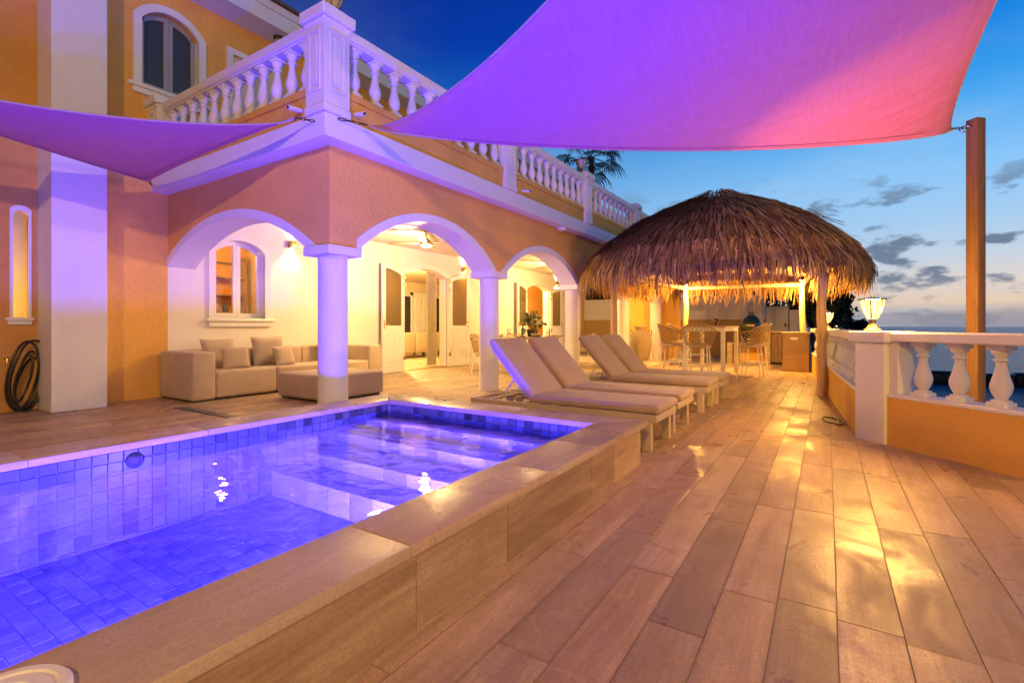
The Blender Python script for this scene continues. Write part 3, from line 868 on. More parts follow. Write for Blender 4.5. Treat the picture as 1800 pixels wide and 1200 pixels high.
# ---- french doors (two leaves folded back against the wall)
def leaf(hy, sgn, ang):
    """hinge at y=hy, leaf extends to sgn*w folded back; top edge rises towards the free edge"""
    w, t = .72, .04
    mt = Matrix.Translation((XW + .03, hy, .012)) @ Matrix.Rotation(sgn * -ang, 4, "Z")
    f = lambda u, v, d: mt @ Vector((d, sgn * u, v))
    top = lambda u: 2.15 + .165 * (1 - ((w - u) / w) ** 2)
    st = .10; gz0 = 1.0
    m = MB()
    m.strip([0, st], lambda u: 0, top, f, 0, t); m.strip([w - st, w], lambda u: 0, top, f, 0, t)
    m.strip([st, w - st], lambda u: 0, lambda u: .16, f, 0, t); m.strip([st, w - st], lambda u: gz0 - .12, lambda u: gz0, f, 0, t)
    m.strip(lin(st, w - st, 6), lambda u: top(u) - .10, top, f, 0, t)
    m.strip([st, w - st], lambda u: .1601, lambda u: gz0 - .1201, f, .012, t - .012)
    o = V("door", m, "door_white", 20)
    m = MB()
    for a, b in ((st + .025, w / 2 - .018), (w / 2 + .018, w - st - .025)): m.strip([a, b], lambda u: .20, lambda u: gz0 - .16, f, .004, t - .004)
    V("door_panel", m, "door_white", parent=o)
    m = MB(); m.strip(lin(st, w - st, 6), lambda u: gz0, lambda u: top(u) - .1005, f, .016, .022); V("pane", m, "door_glass", 20, parent=o)
    m = MB()
    for z in (.25, 1.85, 2.02): m.add([f(u, v, d) for u in (-.03, .035) for v in (z, z + .085) for d in (t, t + .012)], [(0, 1, 3, 2), (4, 6, 7, 5), (0, 4, 5, 1), (2, 3, 7, 6), (0, 2, 6, 4), (1, 5, 7, 3)])
    V("hinge", m, "brass", parent=o)
    m = MB(); m.tube([f(w - .05, 1.03, t), f(w - .05, 1.03, t + .05), f(w - .05, 1.03, t + .055), f(w - .15, 1.025, t + .055)], .009, 8)
    m.strip([w - .068, w - .032], lambda u: .93, lambda u: 1.12, f, t, t + .006); V("door_handle", m, "brass", parent=o)
for D in (D1, D2):
    a, b, zb, zs, rise = D
    mid = (a + b) / 2; r, zc = circ((b - a) / 2, rise, zs + rise)
    t = MB(); tw = .12
    t.strip(sorted(set(lin(a - tw, b + tw, 28) + [a, b])), lambda u: (zc + math.sqrt(max(0, r * r - (u - mid) ** 2))) if a < u < b else zs, lambda u: zc + math.sqrt(max(0, (r + tw) ** 2 - (u - mid) ** 2)), fx(XW), -.01, .028)
    t.box(XW - .01, XW + .028, a - tw, a, 0.001, zs - .0005); t.box(XW - .01, XW + .028, b, b + tw, 0.001, zs - .0005)
    t.box(XW - .22, XW - .011, a, a + .03, .001, zs); t.box(XW - .22, XW - .011, b - .03, b, .001, zs)
    V("door_casing", t, "door_white", 20)
    t = MB(); t.box(XW - .22, XW + .0, a, b, -.02, .014, .003); V("threshold", t, "brass")
    leaf(a - .02, -1, rad(7)); leaf(b + .02, 1, rad(5))
# ---- rooms seen through the openings
M["room"] = paint("room_plaster", (.74, .62, .42), .75)
mb = MB()
mb.box(-13.2, -13.1, 5.8, 17.2, 0, 2.9); mb.box(-13.1, XW - .221, 5.7, 5.8, 0, 2.9); mb.box(-13.1, XW - .221, 17.2, 17.3, 0, 2.9)
V("room_wall", mb, "room")
mb = MB(); mb.box(-13.1, XW - .221, 3.3, 17.2, 2.65, 2.72); V("room_ceiling", mb, "room")
mb = MB(); mb.box(-13.1, XW - .221, 3.2, 17.2, -.03, .001); V("room_floor", mb, M["plank_i"], 0)
mb = MB(); mb.box(-9.55, -9.4, 12.6, 17.15, 0, 2.64); V("partition_wall", mb, "orange")
mb = MB(); mb.box(-10.4, -10.3, 3.3, 5.69, 0, 2.64); mb.box(-10.3, XW - .221, 3.2, 3.3, 0, 2.64); V("kitchen_wall", mb, "orange")
# panelled inner door with glazed side lights
mb = MB(); x = -13.1; y0, y1 = 13.45, 14.5
mb.box(x, x + .04, y0, y1, 0, 2.15); ed = V("entrance_door", mb, "door_white")
for i in range(2):
    for z0_, z1_ in ((.12, .62), (.72, 1.12), (1.2, 1.58), (1.66, 2.05)):
        m = MB(); a_ = y0 + .10 + i * .46; m.box(x + .0401, x + .062, a_, a_ + .38, z0_, z1_, .02); V("door_panel", m, "door_white", parent=ed)
m = MB(); m.tube([(x + .04, y1 - .07, 1.0), (x + .10, y1 - .07, 1.0), (x + .105, y1 - .18, 1.0)], .014, 8); m.box(x + .0402, x + .05, y1 - .1, y1 - .04, .9, 1.12); V("door_handle", m, "steel", parent=ed)
mb = MB(); mb.box(x, x + .07, y0 - .1, y0 - .001, 0, 2.25); mb.box(x, x + .07, y1 + .001, y1 + .1, 0, 2.25); mb.box(x, x + .07, y0 - .1, y1 + .1, 2.151, 2.25)
mb.box(x, x + .05, y0 - .75, y0 - .45, 0, 2.2); mb.box(x, x + .05, y1 + .45, y1 + .75, 0, 2.2); V("entrance_frame", mb, "door_white")
mb = MB(); mb.box(x, x + .02, y0 - .44, y0 - .11, .5, 2.1); V("side_light", mb, "darkroom"); mb = MB(); mb.box(x, x + .02, y1 + .11, y1 + .44, .5, 2.1); V("side_light", mb, "darkroom")
#==PART3==
# ------------------------------------------------------------------ terrace balustrades
def terrace_run(name, p0, p1, label, first, n, th=.24):
    d = Vector((p1[0] - p0[0], p1[1] - p0[1], 0)); ln = d.length; rz = math.atan2(d.y, d.x)
    root = thing(name, (p0[0], p0[1], 0), label, "balustrade", "balustrades along the sea edge", rz)
    L = lambda nm, mb, m, sm=35: obj(nm, mb, M[m], root, sm, local=True)
    # outward side is local +y: walking p0->p1 the sea lies on the left
    mb = MB(); mb.box(0, ln, 0, th, -.02, .40); L("low_wall", mb, "yellow_smooth")
    mb = MB(); mb.box(0, ln, -.004, th + .012, .40, .43, .005); L("wall_cap", mb, "white")
    mb = MB(); mb.box(0, ln, -.01, th + .01, .868, .948, .010); L("rail", mb, "white")
    bs = None
    for k in range(n):
        u = first + k * .266
        if u > ln - .05: break
        if bs is None:
            bs = L("baluster", baluster_mb(.438, 20, .92), "white", 40); bs.location = (u, th / 2, .43)
        else: inst("baluster", bs, (u, th / 2, .43), root)
    return root
near = terrace_run("terrace_balustrade", (.41, 5.21), (4.2, 1.42), "yellow and white balustrade of thick balusters running from corner pier toward the timber post", .225, 15)
far = terrace_run("terrace_balustrade", (-.31, 12.85), (.225, 5.44), "long yellow balustrade receding behind the thatched shelter post to the stone counter", .2, 27, .22)
def pier(root, c, rz, w, name="pier"):
    m = MB(); m.obox((c[0], c[1], .43), (w, w, .86), rz, .008, 2); o = obj(name, m, M["white"], None); o.parent = root
    cm = MB(); cm.obox((c[0], c[1], .907), (w + .07, w + .07, .095), rz, .010, 2); q = obj("pier_cap", cm, M["white"], None); q.parent = o
    mi = (Matrix.Translation(root.location) @ Matrix.Rotation(root.rotation_euler.z, 4, "Z")).inverted()
    for ob in (o, q): ob.data.transform(mi)
    return o
pier(near, (.40, 5.36), rad(45), .27)
m = MB(); m.box(-.065, .10, .02, .21, .4302, .866, .006); obj("half_pier", m, M["white"], near, local=True)
pier(far, (.0, 10.35), 0, .28)
pier(near, (2.10, 3.76), rad(45), .27)
pier(near, (3.82, 2.04), rad(45), .27)

# ------------------------------------------------------------------ bollard lamps on the piers
def pier_lamp(loc, label, lit=True, k=1.0, power=45, group="lamps on the balustrade piers", cat="lamp"):
    root = thing("pier_lamp", loc, label, cat, group)
    def L(nm, prof, mat, seg=24, parent=None):
        m = MB(); m.lathe([(r * k, z * min(1, k * 1.25)) for r, z in prof], seg=seg, cap=False); return obj(nm, m, mat, parent or root, 40, local=True)
    L("lamp_base", [(0, 0), (.082, 0), (.082, .012), (.055, .03), (.036, .06), (.026, .085), (.032, .10), (.05, .108), (0, .110)], M["lampmetal"])
    L("lamp_shade", [(.046, .111), (.062, .14), (.086, .18), (.104, .225), (.112, .272)], M["shade"] if lit else M["unlit"])
    L("lamp_cap", [(0, .30), (.012, .318), (.016, .312), (.016, .300), (.05, .297), (.135, .284), (.137, .277), (.115, .274), (0, .274)], M["capglass"] if lit else M["lampmetal"])
    m = MB()
    for i in range(6):
        a = math.pi * 2 * i / 6 + .3
        pts = [(r * k * math.cos(a), r * k * math.sin(a), z * min(1, k * 1.25)) for r, z in ((.048, .108), (.066, .14), (.090, .18), (.108, .225), (.116, .275))]
        m.tube(pts, .0062 * k, 6)
    obj("lamp_rib", m, M["lampmetal"], root, local=True)
    if lit: light("POINT", "lamp_bulb", (loc[0], loc[1], loc[2] + .20 * min(1, k * 1.25)), power, WARM, .09, root)
    return root
pier_lamp((.335, 5.345, .955), "lit tapered glass lamp with ribbed shade on the corner pier by the sea", k=.80, power=400)
pier_lamp((.0, 10.35, .955), "smaller lit lamp glowing on the balustrade beside the thatched shelter post", k=.85, power=150)
pier_lamp((2.10, 3.76, .955), "lit glass lamp on the balustrade pier near the camera", power=35)
pier_lamp((3.82, 2.04, .955), "lit glass lamp on the balustrade pier behind the camera", power=120)
pier_lamp((-4.25, 9.24, 4.116), "unlit globe lantern on the balcony post in front of the palm", False, .95, group="lanterns on the balcony posts", cat="lantern")
pier_lamp((-4.26, 3.22, 4.116), "unlit lantern standing on top of the balcony corner post", False, 1.0, group="lanterns on the balcony posts", cat="lantern")

def terrace_lamp(x, y, h, power, col, label):
    pl = thing("terrace_lamp", (x, y, 0), label, "lamp", "tall lamps behind the camera")
    c = (x, y, 0)
    m = MB(); m.lathe([(.09, 0), (.09, .02), (.03, .05), (.025, h - .24), (.05, h - .19), (0, h - .19)], c, 16, cap=False); obj("lamp_pole", m, M["lampmetal"], pl)
    m = MB(); m.lathe([(.05, h - .189), (.14, h + .01), (.16, h + .11)], c, 20, cap=False); obj("lamp_shade", m, M["shade"], pl)
    m = MB(); m.lathe([(0, h + .19), (.18, h + .12), (.18, h + .112), (0, h + .112)], c, 20, cap=False); obj("lamp_cap", m, M["lampmetal"], pl)
    light("POINT", "lamp_bulb", (x, y, h), power, col, .07, pl)
terrace_lamp(5.2, -.2, 2.74, 1500, (1, .54, .09), "lit terrace lamp on a short pole behind the camera")
terrace_lamp(1.2, -4.5, 4.8, 3700, (1, .53, .075), "tall lit terrace lamp on a high pole behind the camera")

# ------------------------------------------------------------------ timber sail post
pp = thing("timber_post", (1.21, 6.42, -2.6), "square timber post holding the big shade sail beyond the balustrade", "post")
m = MB(); m.obox((1.21, 6.42, .2), (.104, .104, 5.6), rad(45), .006, 2); obj("post_shaft", m, M["pole"], pp)
m = MB(); m.tube([(1.21 + .075 * math.cos(t) * .5 - .09, 6.42 - .06 + .0 * t, 2.905 + .028 * math.sin(t)) for t in lin(0, 6.283, 14)][:-1], .006, 6, True); obj("eye_bolt", m, M["steel"], pp)

# ------------------------------------------------------------------ shade sails
def sail_mat():
    g = G("sail_cloth"); v = g.coord()
    w1 = g.n("ShaderNodeTexWave"); w1.bands_direction = "DIAGONAL"; w1.inputs["Scale"].default_value = 42; w1.inputs["Distortion"].default_value = 2.0
    g.l(v, w1.inputs["Vector"])
    st = g.noise(g.coord((22, 3, 3)), 2.0, 5, .6); fine = g.noise(v, 210, 2); wr = g.noise(g.coord((1, 3.0, 1)), 1.6, 4, .5, .5)
    h = g.math("ADD", g.math("MULTIPLY", w1.outputs[1], .5), fine)
    nb = g.bump(h, .4, .002, g.bump(wr, .45, .05))
    c = g.mix(g.mr(st, .35, .65), (.56, .21, .33), (.62, .25, .37))
    c = g.mix(g.mr(fine, .62, .72, 0, .35), c, (.85, .62, .56))
    d = g.bsdf(c, .85, nb, spec=.2)
    t = g.n("ShaderNodeBsdfTranslucent"); t.inputs[0].default_value = (.40, .28, .24, 1)
    mx = g.n("ShaderNodeMixShader"); mx.inputs[0].default_value = .12
    g.l(d, mx.inputs[1]); g.l(t.outputs[0], mx.inputs[2]); return g.done(mx.outputs[0])
M["sail"] = sail_mat()
M["hem"] = fabric("sail_hem", (.50, .36, .33), 300)
def sail(label, A, B, C, oab, oac, obc, belly, p=.6, chains=()):
    A, B, C, oab, oac, obc = (Vector(q) for q in (A, B, C, oab, oac, obc))
    root = thing("shade_sail", A[:], label, "shade sail", "shade sails over the terrace")
    e = lambda P, Q, o, t: P + (Q - P) * t + o * (max(0, math.sin(math.pi * t)) ** p)
    def S(u, v):
        l, r = e(A, C, oac, v), e(B, C, obc, v)
        q = l + (r - l) * u + oab * (max(0, math.sin(math.pi * u)) ** p) * (1 - v) ** 2
        q.z += belly * math.sin(math.pi * u) * math.sin(math.pi * min(1, v * 1.0)) * .9
        return q
    m = MB(); m.grid(64, 56, S); obj("sail_cloth", m, M["sail"], root, 180)
    for k, fn in enumerate((lambda t: S(t, 0), lambda t: S(0, t), lambda t: S(1, t))):
        m = MB(); m.tube([fn(t) for t in lin(.004, .97 if k else .996, 48)], .010, 6); obj("hem", m, M["hem"], root)
    m = MB(); m.grid(3, 40, lambda u, v: S(.955 + .043 * u, .02 + v * .94) + Vector((0, 0, -.006))); obj("hem_band", m, M["sail"], root, 180)
    m = MB(); m.grid(40, 3, lambda u, v: S(.03 + u * .94, .002 + .03 * v) + Vector((0, 0, -.006))); obj("hem_band", m, M["sail"], root, 180)
    for c0, c1 in chains:
        c0, c1 = Vector(c0), Vector(c1); d = (c1 - c0); n = 4; m = MB()
        for i in range(n):
            c = c0 + d * ((i + .5) / n); ax = d.normalized(); sd = Vector((0, 0, 1)) if i % 2 else ax.cross(Vector((0, 0, 1))).normalized()
            hl = d.length / n * .62
            m.tube([c + ax * (hl * math.cos(t)) + sd * (.011 * math.sin(t)) for t in lin(0, 6.283, 14)][:-1], .0042, 6, True)
        obj("chain", m, M["darkmetal"], root)
sail("wide violet lit shade sail stretched from the corner post to the timber post", (-3.98, 3.46, 3.075), (1.03, 6.36, 2.93), (1.12, .85, 3.35),
     (.20, -.42, -.40), (.06, .50, -.17), (-.20, 0, -.10), -.10, .62, [((-4.0, 3.45, 3.075), (-4.09, 3.17, 3.06)), ((1.03, 6.36, 2.93), (1.13, 6.37, 2.915))])
sail("narrow purple shade sail reaching from the corner post past the white pilaster", (-4.36, 2.88, 3.03), (-7.74, 2.93, 2.96), (-6.5, -1.0, 3.1),
     (0, -.13, -.05), (-.42, .16, -.18), (.30, .05, -.12), -.05, .6, [((-4.36, 2.88, 3.03), (-4.26, 3.015, 3.02)), ((-7.74, 2.93, 2.96), (-7.86, 3.01, 2.95))])

# ------------------------------------------------------------------ sun loungers
def make_lounger():
    root = thing("sun_lounger", (0, 0, 0), "x", "sun lounger", "sun loungers in a row by the pool")
    L = lambda nm, mb, mt, sm=40, p=None: obj(nm, mb, M[mt], p or root, sm, local=True)
    W, LN = .60, 1.86
    m = MB()
    m.box(0, LN - .02, 0, .035, .232, .295, .004); m.box(0, LN - .02, W - .035, W, .232, .295, .004)
    m.box(0, .035, .036, W - .036, .234, .293, .004); m.box(LN - .055, LN - .02, .036, W - .036, .234, .293, .004)
    L("frame", m, "alu")
    for k in range(9):
        if k in (1,): continue
        m = MB(); x = .12 + k * .2; m.box(x, x + .05, .036, W - .036, .262, .282, .003); L("slat", m, "alu")
    for x in (.10, LN - .10):
        for y in (0.004, W - .064):
            m = MB(); m.box(x - .035, x + .035, y, y + .06, 0, .2315, .005); L("leg", m, "alu")
    m = MB()
    m.box(.66, LN, .004, W - .004, .298, .372, .032, 4); c = L("seat_cushion", m, "cushion")
    a = math.atan2(.49, -.45); ln = .70
    bm_ = Matrix.Translation((.675, 0, .325)) @ Matrix.Rotation(-a, 4, "Y")
    m = MB(); m.box(0, ln, .004, W - .004, -.072, .003, .032, 4, bm_); L("back_cushion", m, "cushion")
    m = MB(); m.box(.01, ln - .08, .03, .06, .004, .024, .003, 1, bm_); m.box(.01, ln - .08, W - .06, W - .03, .004, .024, .003, 1, bm_); m.box(ln - .11, ln - .08, .061, W - .061, .004, .024, .003, 1, bm_); L("back_frame", m, "alu")
    m = MB()
    for y in (.07, W - .07): m.tube([(.30, y, .27), (.47, y, .50)], .008, 8)
    m.tube([(.30, .06, .268), (.30, W - .06, .268)], .010, 8); L("strut", m, "alu")
    def loop(x0, x1, z, mt=None):
        r, pts = .03, []
        for cx, cy, a0 in ((x1 - r, W - .004 - r, 0), (x0 + r, W - .004 - r, 90), (x0 + r, .004 + r, 180), (x1 - r, .004 + r, 270)):
            for k in range(4): pts.append(Vector((cx + r * math.cos(rad(a0 + k * 30)), cy + r * math.sin(rad(a0 + k * 30)), z)))
        m = MB(); m.tube([mt @ q if mt else q for q in pts], .0042, 6, True); return m
    L("piping", loop(.66, LN, .341), "cushion", 40, c)
    bc = [q for q in bpy.data.objects if q.parent == root and q.name.startswith("back_cushion")][0]
    L("piping", loop(0, ln, -.041, bm_), "cushion", 40, bc)
    for x in (1.06, 1.46):
        m = MB(); m.tube([(x, .02, .3725), (x, W / 2, .3715), (x, W - .02, .3725)], .0028, 6); L("seam", m, "cushion", 40, c)
    return root
lo = make_lounger()
LS = [(-2.97, 3.86, "taupe lounger nearest the pool, its raised back edged in violet light"), (-2.99, 4.62, "second taupe lounger from the pool, tucked close behind the violet edged one"),
      (-2.99, 5.92, "third taupe lounger from the pool, in front of the one nearest the bar"), (-2.97, 6.68, "taupe lounger farthest from the pool, nearest the bar table")]
for i, (x, y, lb) in enumerate(LS):
    o = lo if i == 0 else copy_tree(lo)
    o.location = (x, y, 0); o["label"] = lb

# ------------------------------------------------------------------ sofa, ottoman, pillows
sf = thing("sofa", (-7.4, 4.7, 0), "long beige modular outdoor sofa against the porch wall under the window", "sofa")
XB, XFn = -7.86, -6.92
def cush(nm, x0, x1, y0, y1, z0, z1, b=.035):
    m = MB(); m.box(x0, x1, y0, y1, z0, z1, b, 4); obj(nm, m, M["sofa"], sf, 40)
cush("armrest", XB, XFn, 3.10, 3.40, .02, .655); cush("armrest", XB, XFn, 6.02, 6.31, .02, .655)
for a, b in ((3.403, 4.27), (4.275, 5.14), (5.145, 6.017)):
    cush("seat", XB + .25, XFn, a, b, .03, .39, .04); cush("backrest", XB, XB + .26, a, b, .30, .66)
m = MB(); m.box(XB + .04, XFn - .04, 3.14, 6.27, 0, .03); obj("plinth", m, M["black"], sf)
ot = thing("ottoman", (-6, 4.53, 0), "square beige ottoman standing in front of the sofa behind the blue lit column", "ottoman")
m = MB(); m.box(-6.48, -5.50, 3.99, 5.07, .025, .355, .045, 4); obj("ottoman_cushion", m, M["sofa"], ot, 40)
m = MB(); m.box(-6.43, -5.55, 4.04, 5.02, 0, .026); obj("plinth", m, M["black"], ot)
def pillow(c, w, h, t, rz, tilt, label):
    root = thing("throw_pillow", c, label, "pillow", "throw pillows on the porch sofa", rz)
    def P(u, v, s):
        a, b = u * 2 - 1, v * 2 - 1
        th = t * (max(0, (1 - a ** 4) * (1 - b ** 4)) ** .55)
        pin = 1 - .07 * (1 - abs(a) ** 2) * abs(b) ** 2 ; pin2 = 1 - .07 * (1 - abs(b) ** 2) * abs(a) ** 2
        return Vector((s * th, a * w / 2 * pin2, h / 2 + b * h / 2 * pin))
    rot = Matrix.Rotation(-tilt, 4, "Y")
    m = MB(); m.grid(16, 16, lambda u, v: rot @ P(u, v, 1)); m.grid(16, 16, lambda u, v: rot @ P(u, v, -1)); obj("pillow_cover", m, M["pillow"], root, 180, local=True)
    m = MB(); pts = [(0, a) for a in lin(0, 1, 10)[:-1]] + [(a, 1) for a in lin(0, 1, 10)[:-1]] + [(1, 1 - a) for a in lin(0, 1, 10)[:-1]] + [(1 - a, 0) for a in lin(0, 1, 10)[:-1]]
    m.tube([rot @ P(u, v, 0) for u, v in pts], .005, 5, True); obj("piping", m, M["pillow"], root, 180, local=True)
for a in (((-7.42, 3.72, .385), .50, .44, .075, .12, .26, "large throw pillow at the left armrest of the sofa"), ((-7.16, 3.80, .385), .38, .32, .06, -.15, .30, "small throw pillow leaning on the large one by the left armrest"),
          ((-7.40, 4.44, .385), .50, .46, .075, -.06, .22, "large throw pillow in the middle of the sofa below the window"), ((-7.15, 4.56, .385), .38, .32, .06, .25, .32, "small throw pillow leaning in the middle of the sofa"),
          ((-7.40, 5.62, .385), .48, .44, .075, .05, .25, "throw pillow half hidden behind the blue lit column")): pillow(*a)
# slot drain in the porch edge
dr = thing("slot_drain", (-6.1, 2.86, 0), "dark linear drain grate set in the floor before the sofa", "drain")
m = MB(); m.box(-6.72, -5.2, 2.80, 2.93, 0, .004); obj("drain_frame", m, M["darkmetal"], dr)
m = MB()
for k in range(42): m.box(-6.69 + k * .035, -6.675 + k * .035, 2.815, 2.915, .004, .008)
obj("drain_bars", m, M["steel"], dr)["kind"] = "stuff"

# ------------------------------------------------------------------ wall lights, fans
def sconce(y, z, label, pw=72):
    x = XW
    root = thing("wall_light", (x, y, z), label, "wall light", "up and down lights on the porch wall")
    m = MB(); m.box(x, x + .09, y - .055, y + .055, z - .06, z + .06, .008, 2); obj("light_body", m, M["brass"], root)
    for s in (-1, 1):
        m = MB(); m.lathe([(0, 0), (.035, 0), (.035, .002), (0, .002)], (x + .05, y, z + s * .0605 - .001), 16, cap=False); obj("light_lens", m, M["glow"], root)
        light("SPOT", "wall_beam", (x + .06, y, z + s * .075), pw, WARMW, .03, root, (-.10, 0, s), 105, .7)
sconce(5.12, 2.42, "brass up and down wall light between the porch window and the blue column")
sconce(9.95, 2.45, "brass up and down wall light above the right hand french door")
sconce(15.1, 2.48, "brass up and down wall light beside the far column above the dining table")
def fan(c, rot, label, pw):
    root = thing("ceiling_fan", c, label, "ceiling fan", "ceiling fans under the porch")
    x, y, z = c
    m = MB(); m.lathe([(0, .20), (.05, .20), (.06, .17), (.018, .15), (.014, .04), (.05, .03), (.085, -.01), (.11, -.05), (.11, -.075), (0, -.078)], c, 24, cap=False); obj("fan_body", m, M["brass"], root)
    m = MB(); m.lathe([(0, -.0785), (.10, -.0785), (.095, -.10), (.06, -.115), (0, -.12)], c, 24, cap=False); obj("fan_lamp", m, M["fanglow"], root)
    for k in range(4):
        a = rot + k * math.pi / 2
        m = MB(); mt = Matrix.Translation(c) @ Matrix.Rotation(a, 4, "Z") @ Matrix.Rotation(rad(9), 4, "X")
        m.prism([(.09, -.03), (.22, -.055), (.62, -.06), (.70, -.035), (.70, .03), (.60, .05), (.22, .05), (.09, .03)], lambda u, v, d: mt @ Vector((u, v, d)), -.045, -.037)
        obj("fan_blade", m, M["slat"], root)
    light("POINT", "fan_bulb", (x, y, z - .20), pw, WARMW, .07, root)
fan((-6.1, 6.62, 2.54), .55, "brass ceiling fan with lit lamp under the main porch arch", 270)
fan((-6.1, 12.2, 2.54), 1.05, "ceiling fan above the dining table mostly hidden by the far arch", 270)
cl = thing("ceiling_lamp", (XF + .06, 8.28, 2.86), "small white flush lamp under the ledge beside the thatched roof", "ceiling lamp")
m = MB(); m.lathe([(0, 0), (.10, 0), (.10, -.025), (.085, -.05), (.05, -.065), (0, -.07)], (XF + .08, 8.28, 2.859), 28, cap=False); obj("lamp_dome", m, M["white"], cl)
el = thing("eave_spotlight", (-7.62, 3.95, 5.79), "dark round spotlight under the roof eave above the balcony", "spotlight")
m = MB(); m.lathe([(0, 0), (.08, 0), (.08, -.03), (.07, -.055), (0, -.056)], (-7.66, 4.75, 5.789), 24, cap=False); obj("spot_body", m, M["darkmetal"], el)
m = MB(); m.lathe([(0, -.057), (.06, -.057), (.05, -.07), (0, -.072)], (-7.66, 4.75, 5.789), 24, cap=False); obj("spot_lens", m, M["unlit"], el)
# interior lights (lit rooms behind the openings)
light("POINT", "living_room_light", (-10.2, 9.6, 2.3), 1000, WARMW, .15)
light("POINT", "hall_light", (-8.7, 14.2, 2.3), 180, WARMW, .12)
light("POINT", "kitchen_light", (-9.0, 4.4, 2.3), 130, WARM, .12)
light("POINT", "niche_light", (RX - .5, 1.2, 1.4), 40, (1, .62, .12), .08)

# ------------------------------------------------------------------ inside the house
bs = thing("sofa", (-11.2, 11.9, 0), "grey brown sofa seen from behind through the open french doors", "sofa")
M["sofa_in"] = fabric("indoor_sofa", (.34, .26, .16), 300)
for a, b in ((10.35, 11.3), (11.32, 12.3), (12.32, 12.75)):
    m = MB(); m.box(-11.05, -10.85, a, b, .16, .80, .03, 3); obj("backrest", m, M["sofa_in"], bs)
m = MB(); m.box(-11.85, -11.06, 10.35, 12.75, .16, .42, .03, 3); obj("seat", m, M["sofa_in"], bs)
for y in (10.5, 11.4, 12.6):
    for x in (-11.0, -11.75):
        m = MB(); m.box(x - .03, x + .03, y - .04, y + .04, 0, .16); obj("leg", m, M["slat"], bs)
cu = thing("curtain", (-8.25, 9.15, 0), "pale gathered curtain hanging just inside the open french doors", "curtain")
m = MB(); m.grid(60, 4, lambda u, v: Vector((-8.30 + .035 * math.sin(u * 44), 9.02 + u * .36, .03 + v * 2.4))); obj("curtain_cloth", m, fabric("curtain_fabric", (.55, .45, .28), 300), cu, 180)
ks = thing("kitchen_shelf", (-10.1, 4.6, 0), "wooden kitchen shelf unit seen through the porch window", "shelf")
for z in (1.25, 1.6, 1.95, 2.25):
    m = MB(); m.box(-10.29, -10.0, 4.2, 5.5, z, z + .03); obj("shelf_board", m, M["slat"], ks)
for y in (4.2, 5.47):
    m = MB(); m.box(-10.29, -10.0, y, y + .03, 0, 2.4); obj("side_panel", m, M["slat"], ks)
for k in range(7):
    t = thing("jar", (-10.14, 4.35 + k * .16, 1.28), ("first", "second", "third", "fourth", "fifth", "sixth", "seventh")[k] + " jar from the left on the kitchen shelf seen through the porch window", "jar", "jars on the kitchen shelf")
    m = MB(); m.lathe([(0, 0), (.045, 0), (.05, .03), (.05, .12), (.03, .15), (.032, .18), (0, .18)], (-10.14, 4.35 + k * .16, 1.28), 12, cap=False); obj("jar_body", m, M["darkmetal"] if k % 2 else M["terracotta"], t)

# ------------------------------------------------------------------ garden hose
hz = thing("garden_hose", (-7.95, 1.72, 0), "black garden hose coiled on the wall beside the white pilaster", "hose")
m = MB()
for k, (ry, rz_, cz, cy, dx) in enumerate(((.13, .40, .42, 1.74, .05), (.09, .33, .37, 1.77, .075), (.16, .41, .42, 1.79, .10), (.06, .27, .40, 1.73, .13), (.11, .30, .32, 1.80, .03))):
    m.tube([(RX + dx + .02 * math.sin(3 * t), cy + ry * math.cos(t) + .12 * (math.sin(t) * .4), cz + rz_ * math.sin(t)) for t in lin(0, 6.283, 30)][:-1], .0125, 8, True)
obj("hose_coil", m, M["black"], hz)
m = MB(); m.tube([(RX, 1.60, .62), (RX + .09, 1.60, .62), (RX + .10, 1.60, .57)], .012, 8); m.box(RX + .04, RX + .06, 1.57, 1.63, .65, .66); obj("tap", m, M["brass"], hz)

# ------------------------------------------------------------------ palapa
pal = thing("palapa", (-1.7, 10.35, 0), "round thatched palm leaf shelter on peeled log posts over the bar table", "palapa")
RXp, RYp, NEX = 2.42, 2.72, 2.8
def rim(a): return (abs(math.cos(a) / RXp) ** NEX + abs(math.sin(a) / RYp) ** NEX) ** (-1 / NEX)
PROF = [(0, 3.59), (.08, 3.58), (.13, 3.53), (.17, 3.44), (.22, 3.39), (.44, 3.14), (.65, 2.84), (.82, 2.50), (.93, 2.22), (1.0, 1.90), (1.03, 1.70)]
def prof(s):
    s = min(max(s, 0), 1.03)
    for (a, za), (b, zb) in zip(PROF, PROF[1:]):
        if s <= b:
            t = (s - a) / (b - a); return za + (zb - za) * t
    return PROF[-1][1]
PCX, PCY = -1.80, 10.35
def pt(a, s, lift=0): r = rim(a) * s; return Vector((PCX + r * math.cos(a), PCY + r * math.sin(a), prof(s) + lift))
def thatch_mat():
    g = G("palm_thatch"); rnd = g.n("ShaderNodeNewGeometry").outputs["Random Per Island"]
    c = g.ramp(rnd, [(0, (.13, .065, .024)), (.3, (.28, .145, .05)), (.7, (.50, .28, .095)), (1, (.68, .44, .17))])
    n = g.noise(g.coord(), 1.4, 4); c = g.mix(g.mr(n, .35, .65, .35, 0), c, (.08, .05, .035))
    return g.done(g.bsdf(c, .8, spec=.2))
M["thatch"] = thatch_mat()
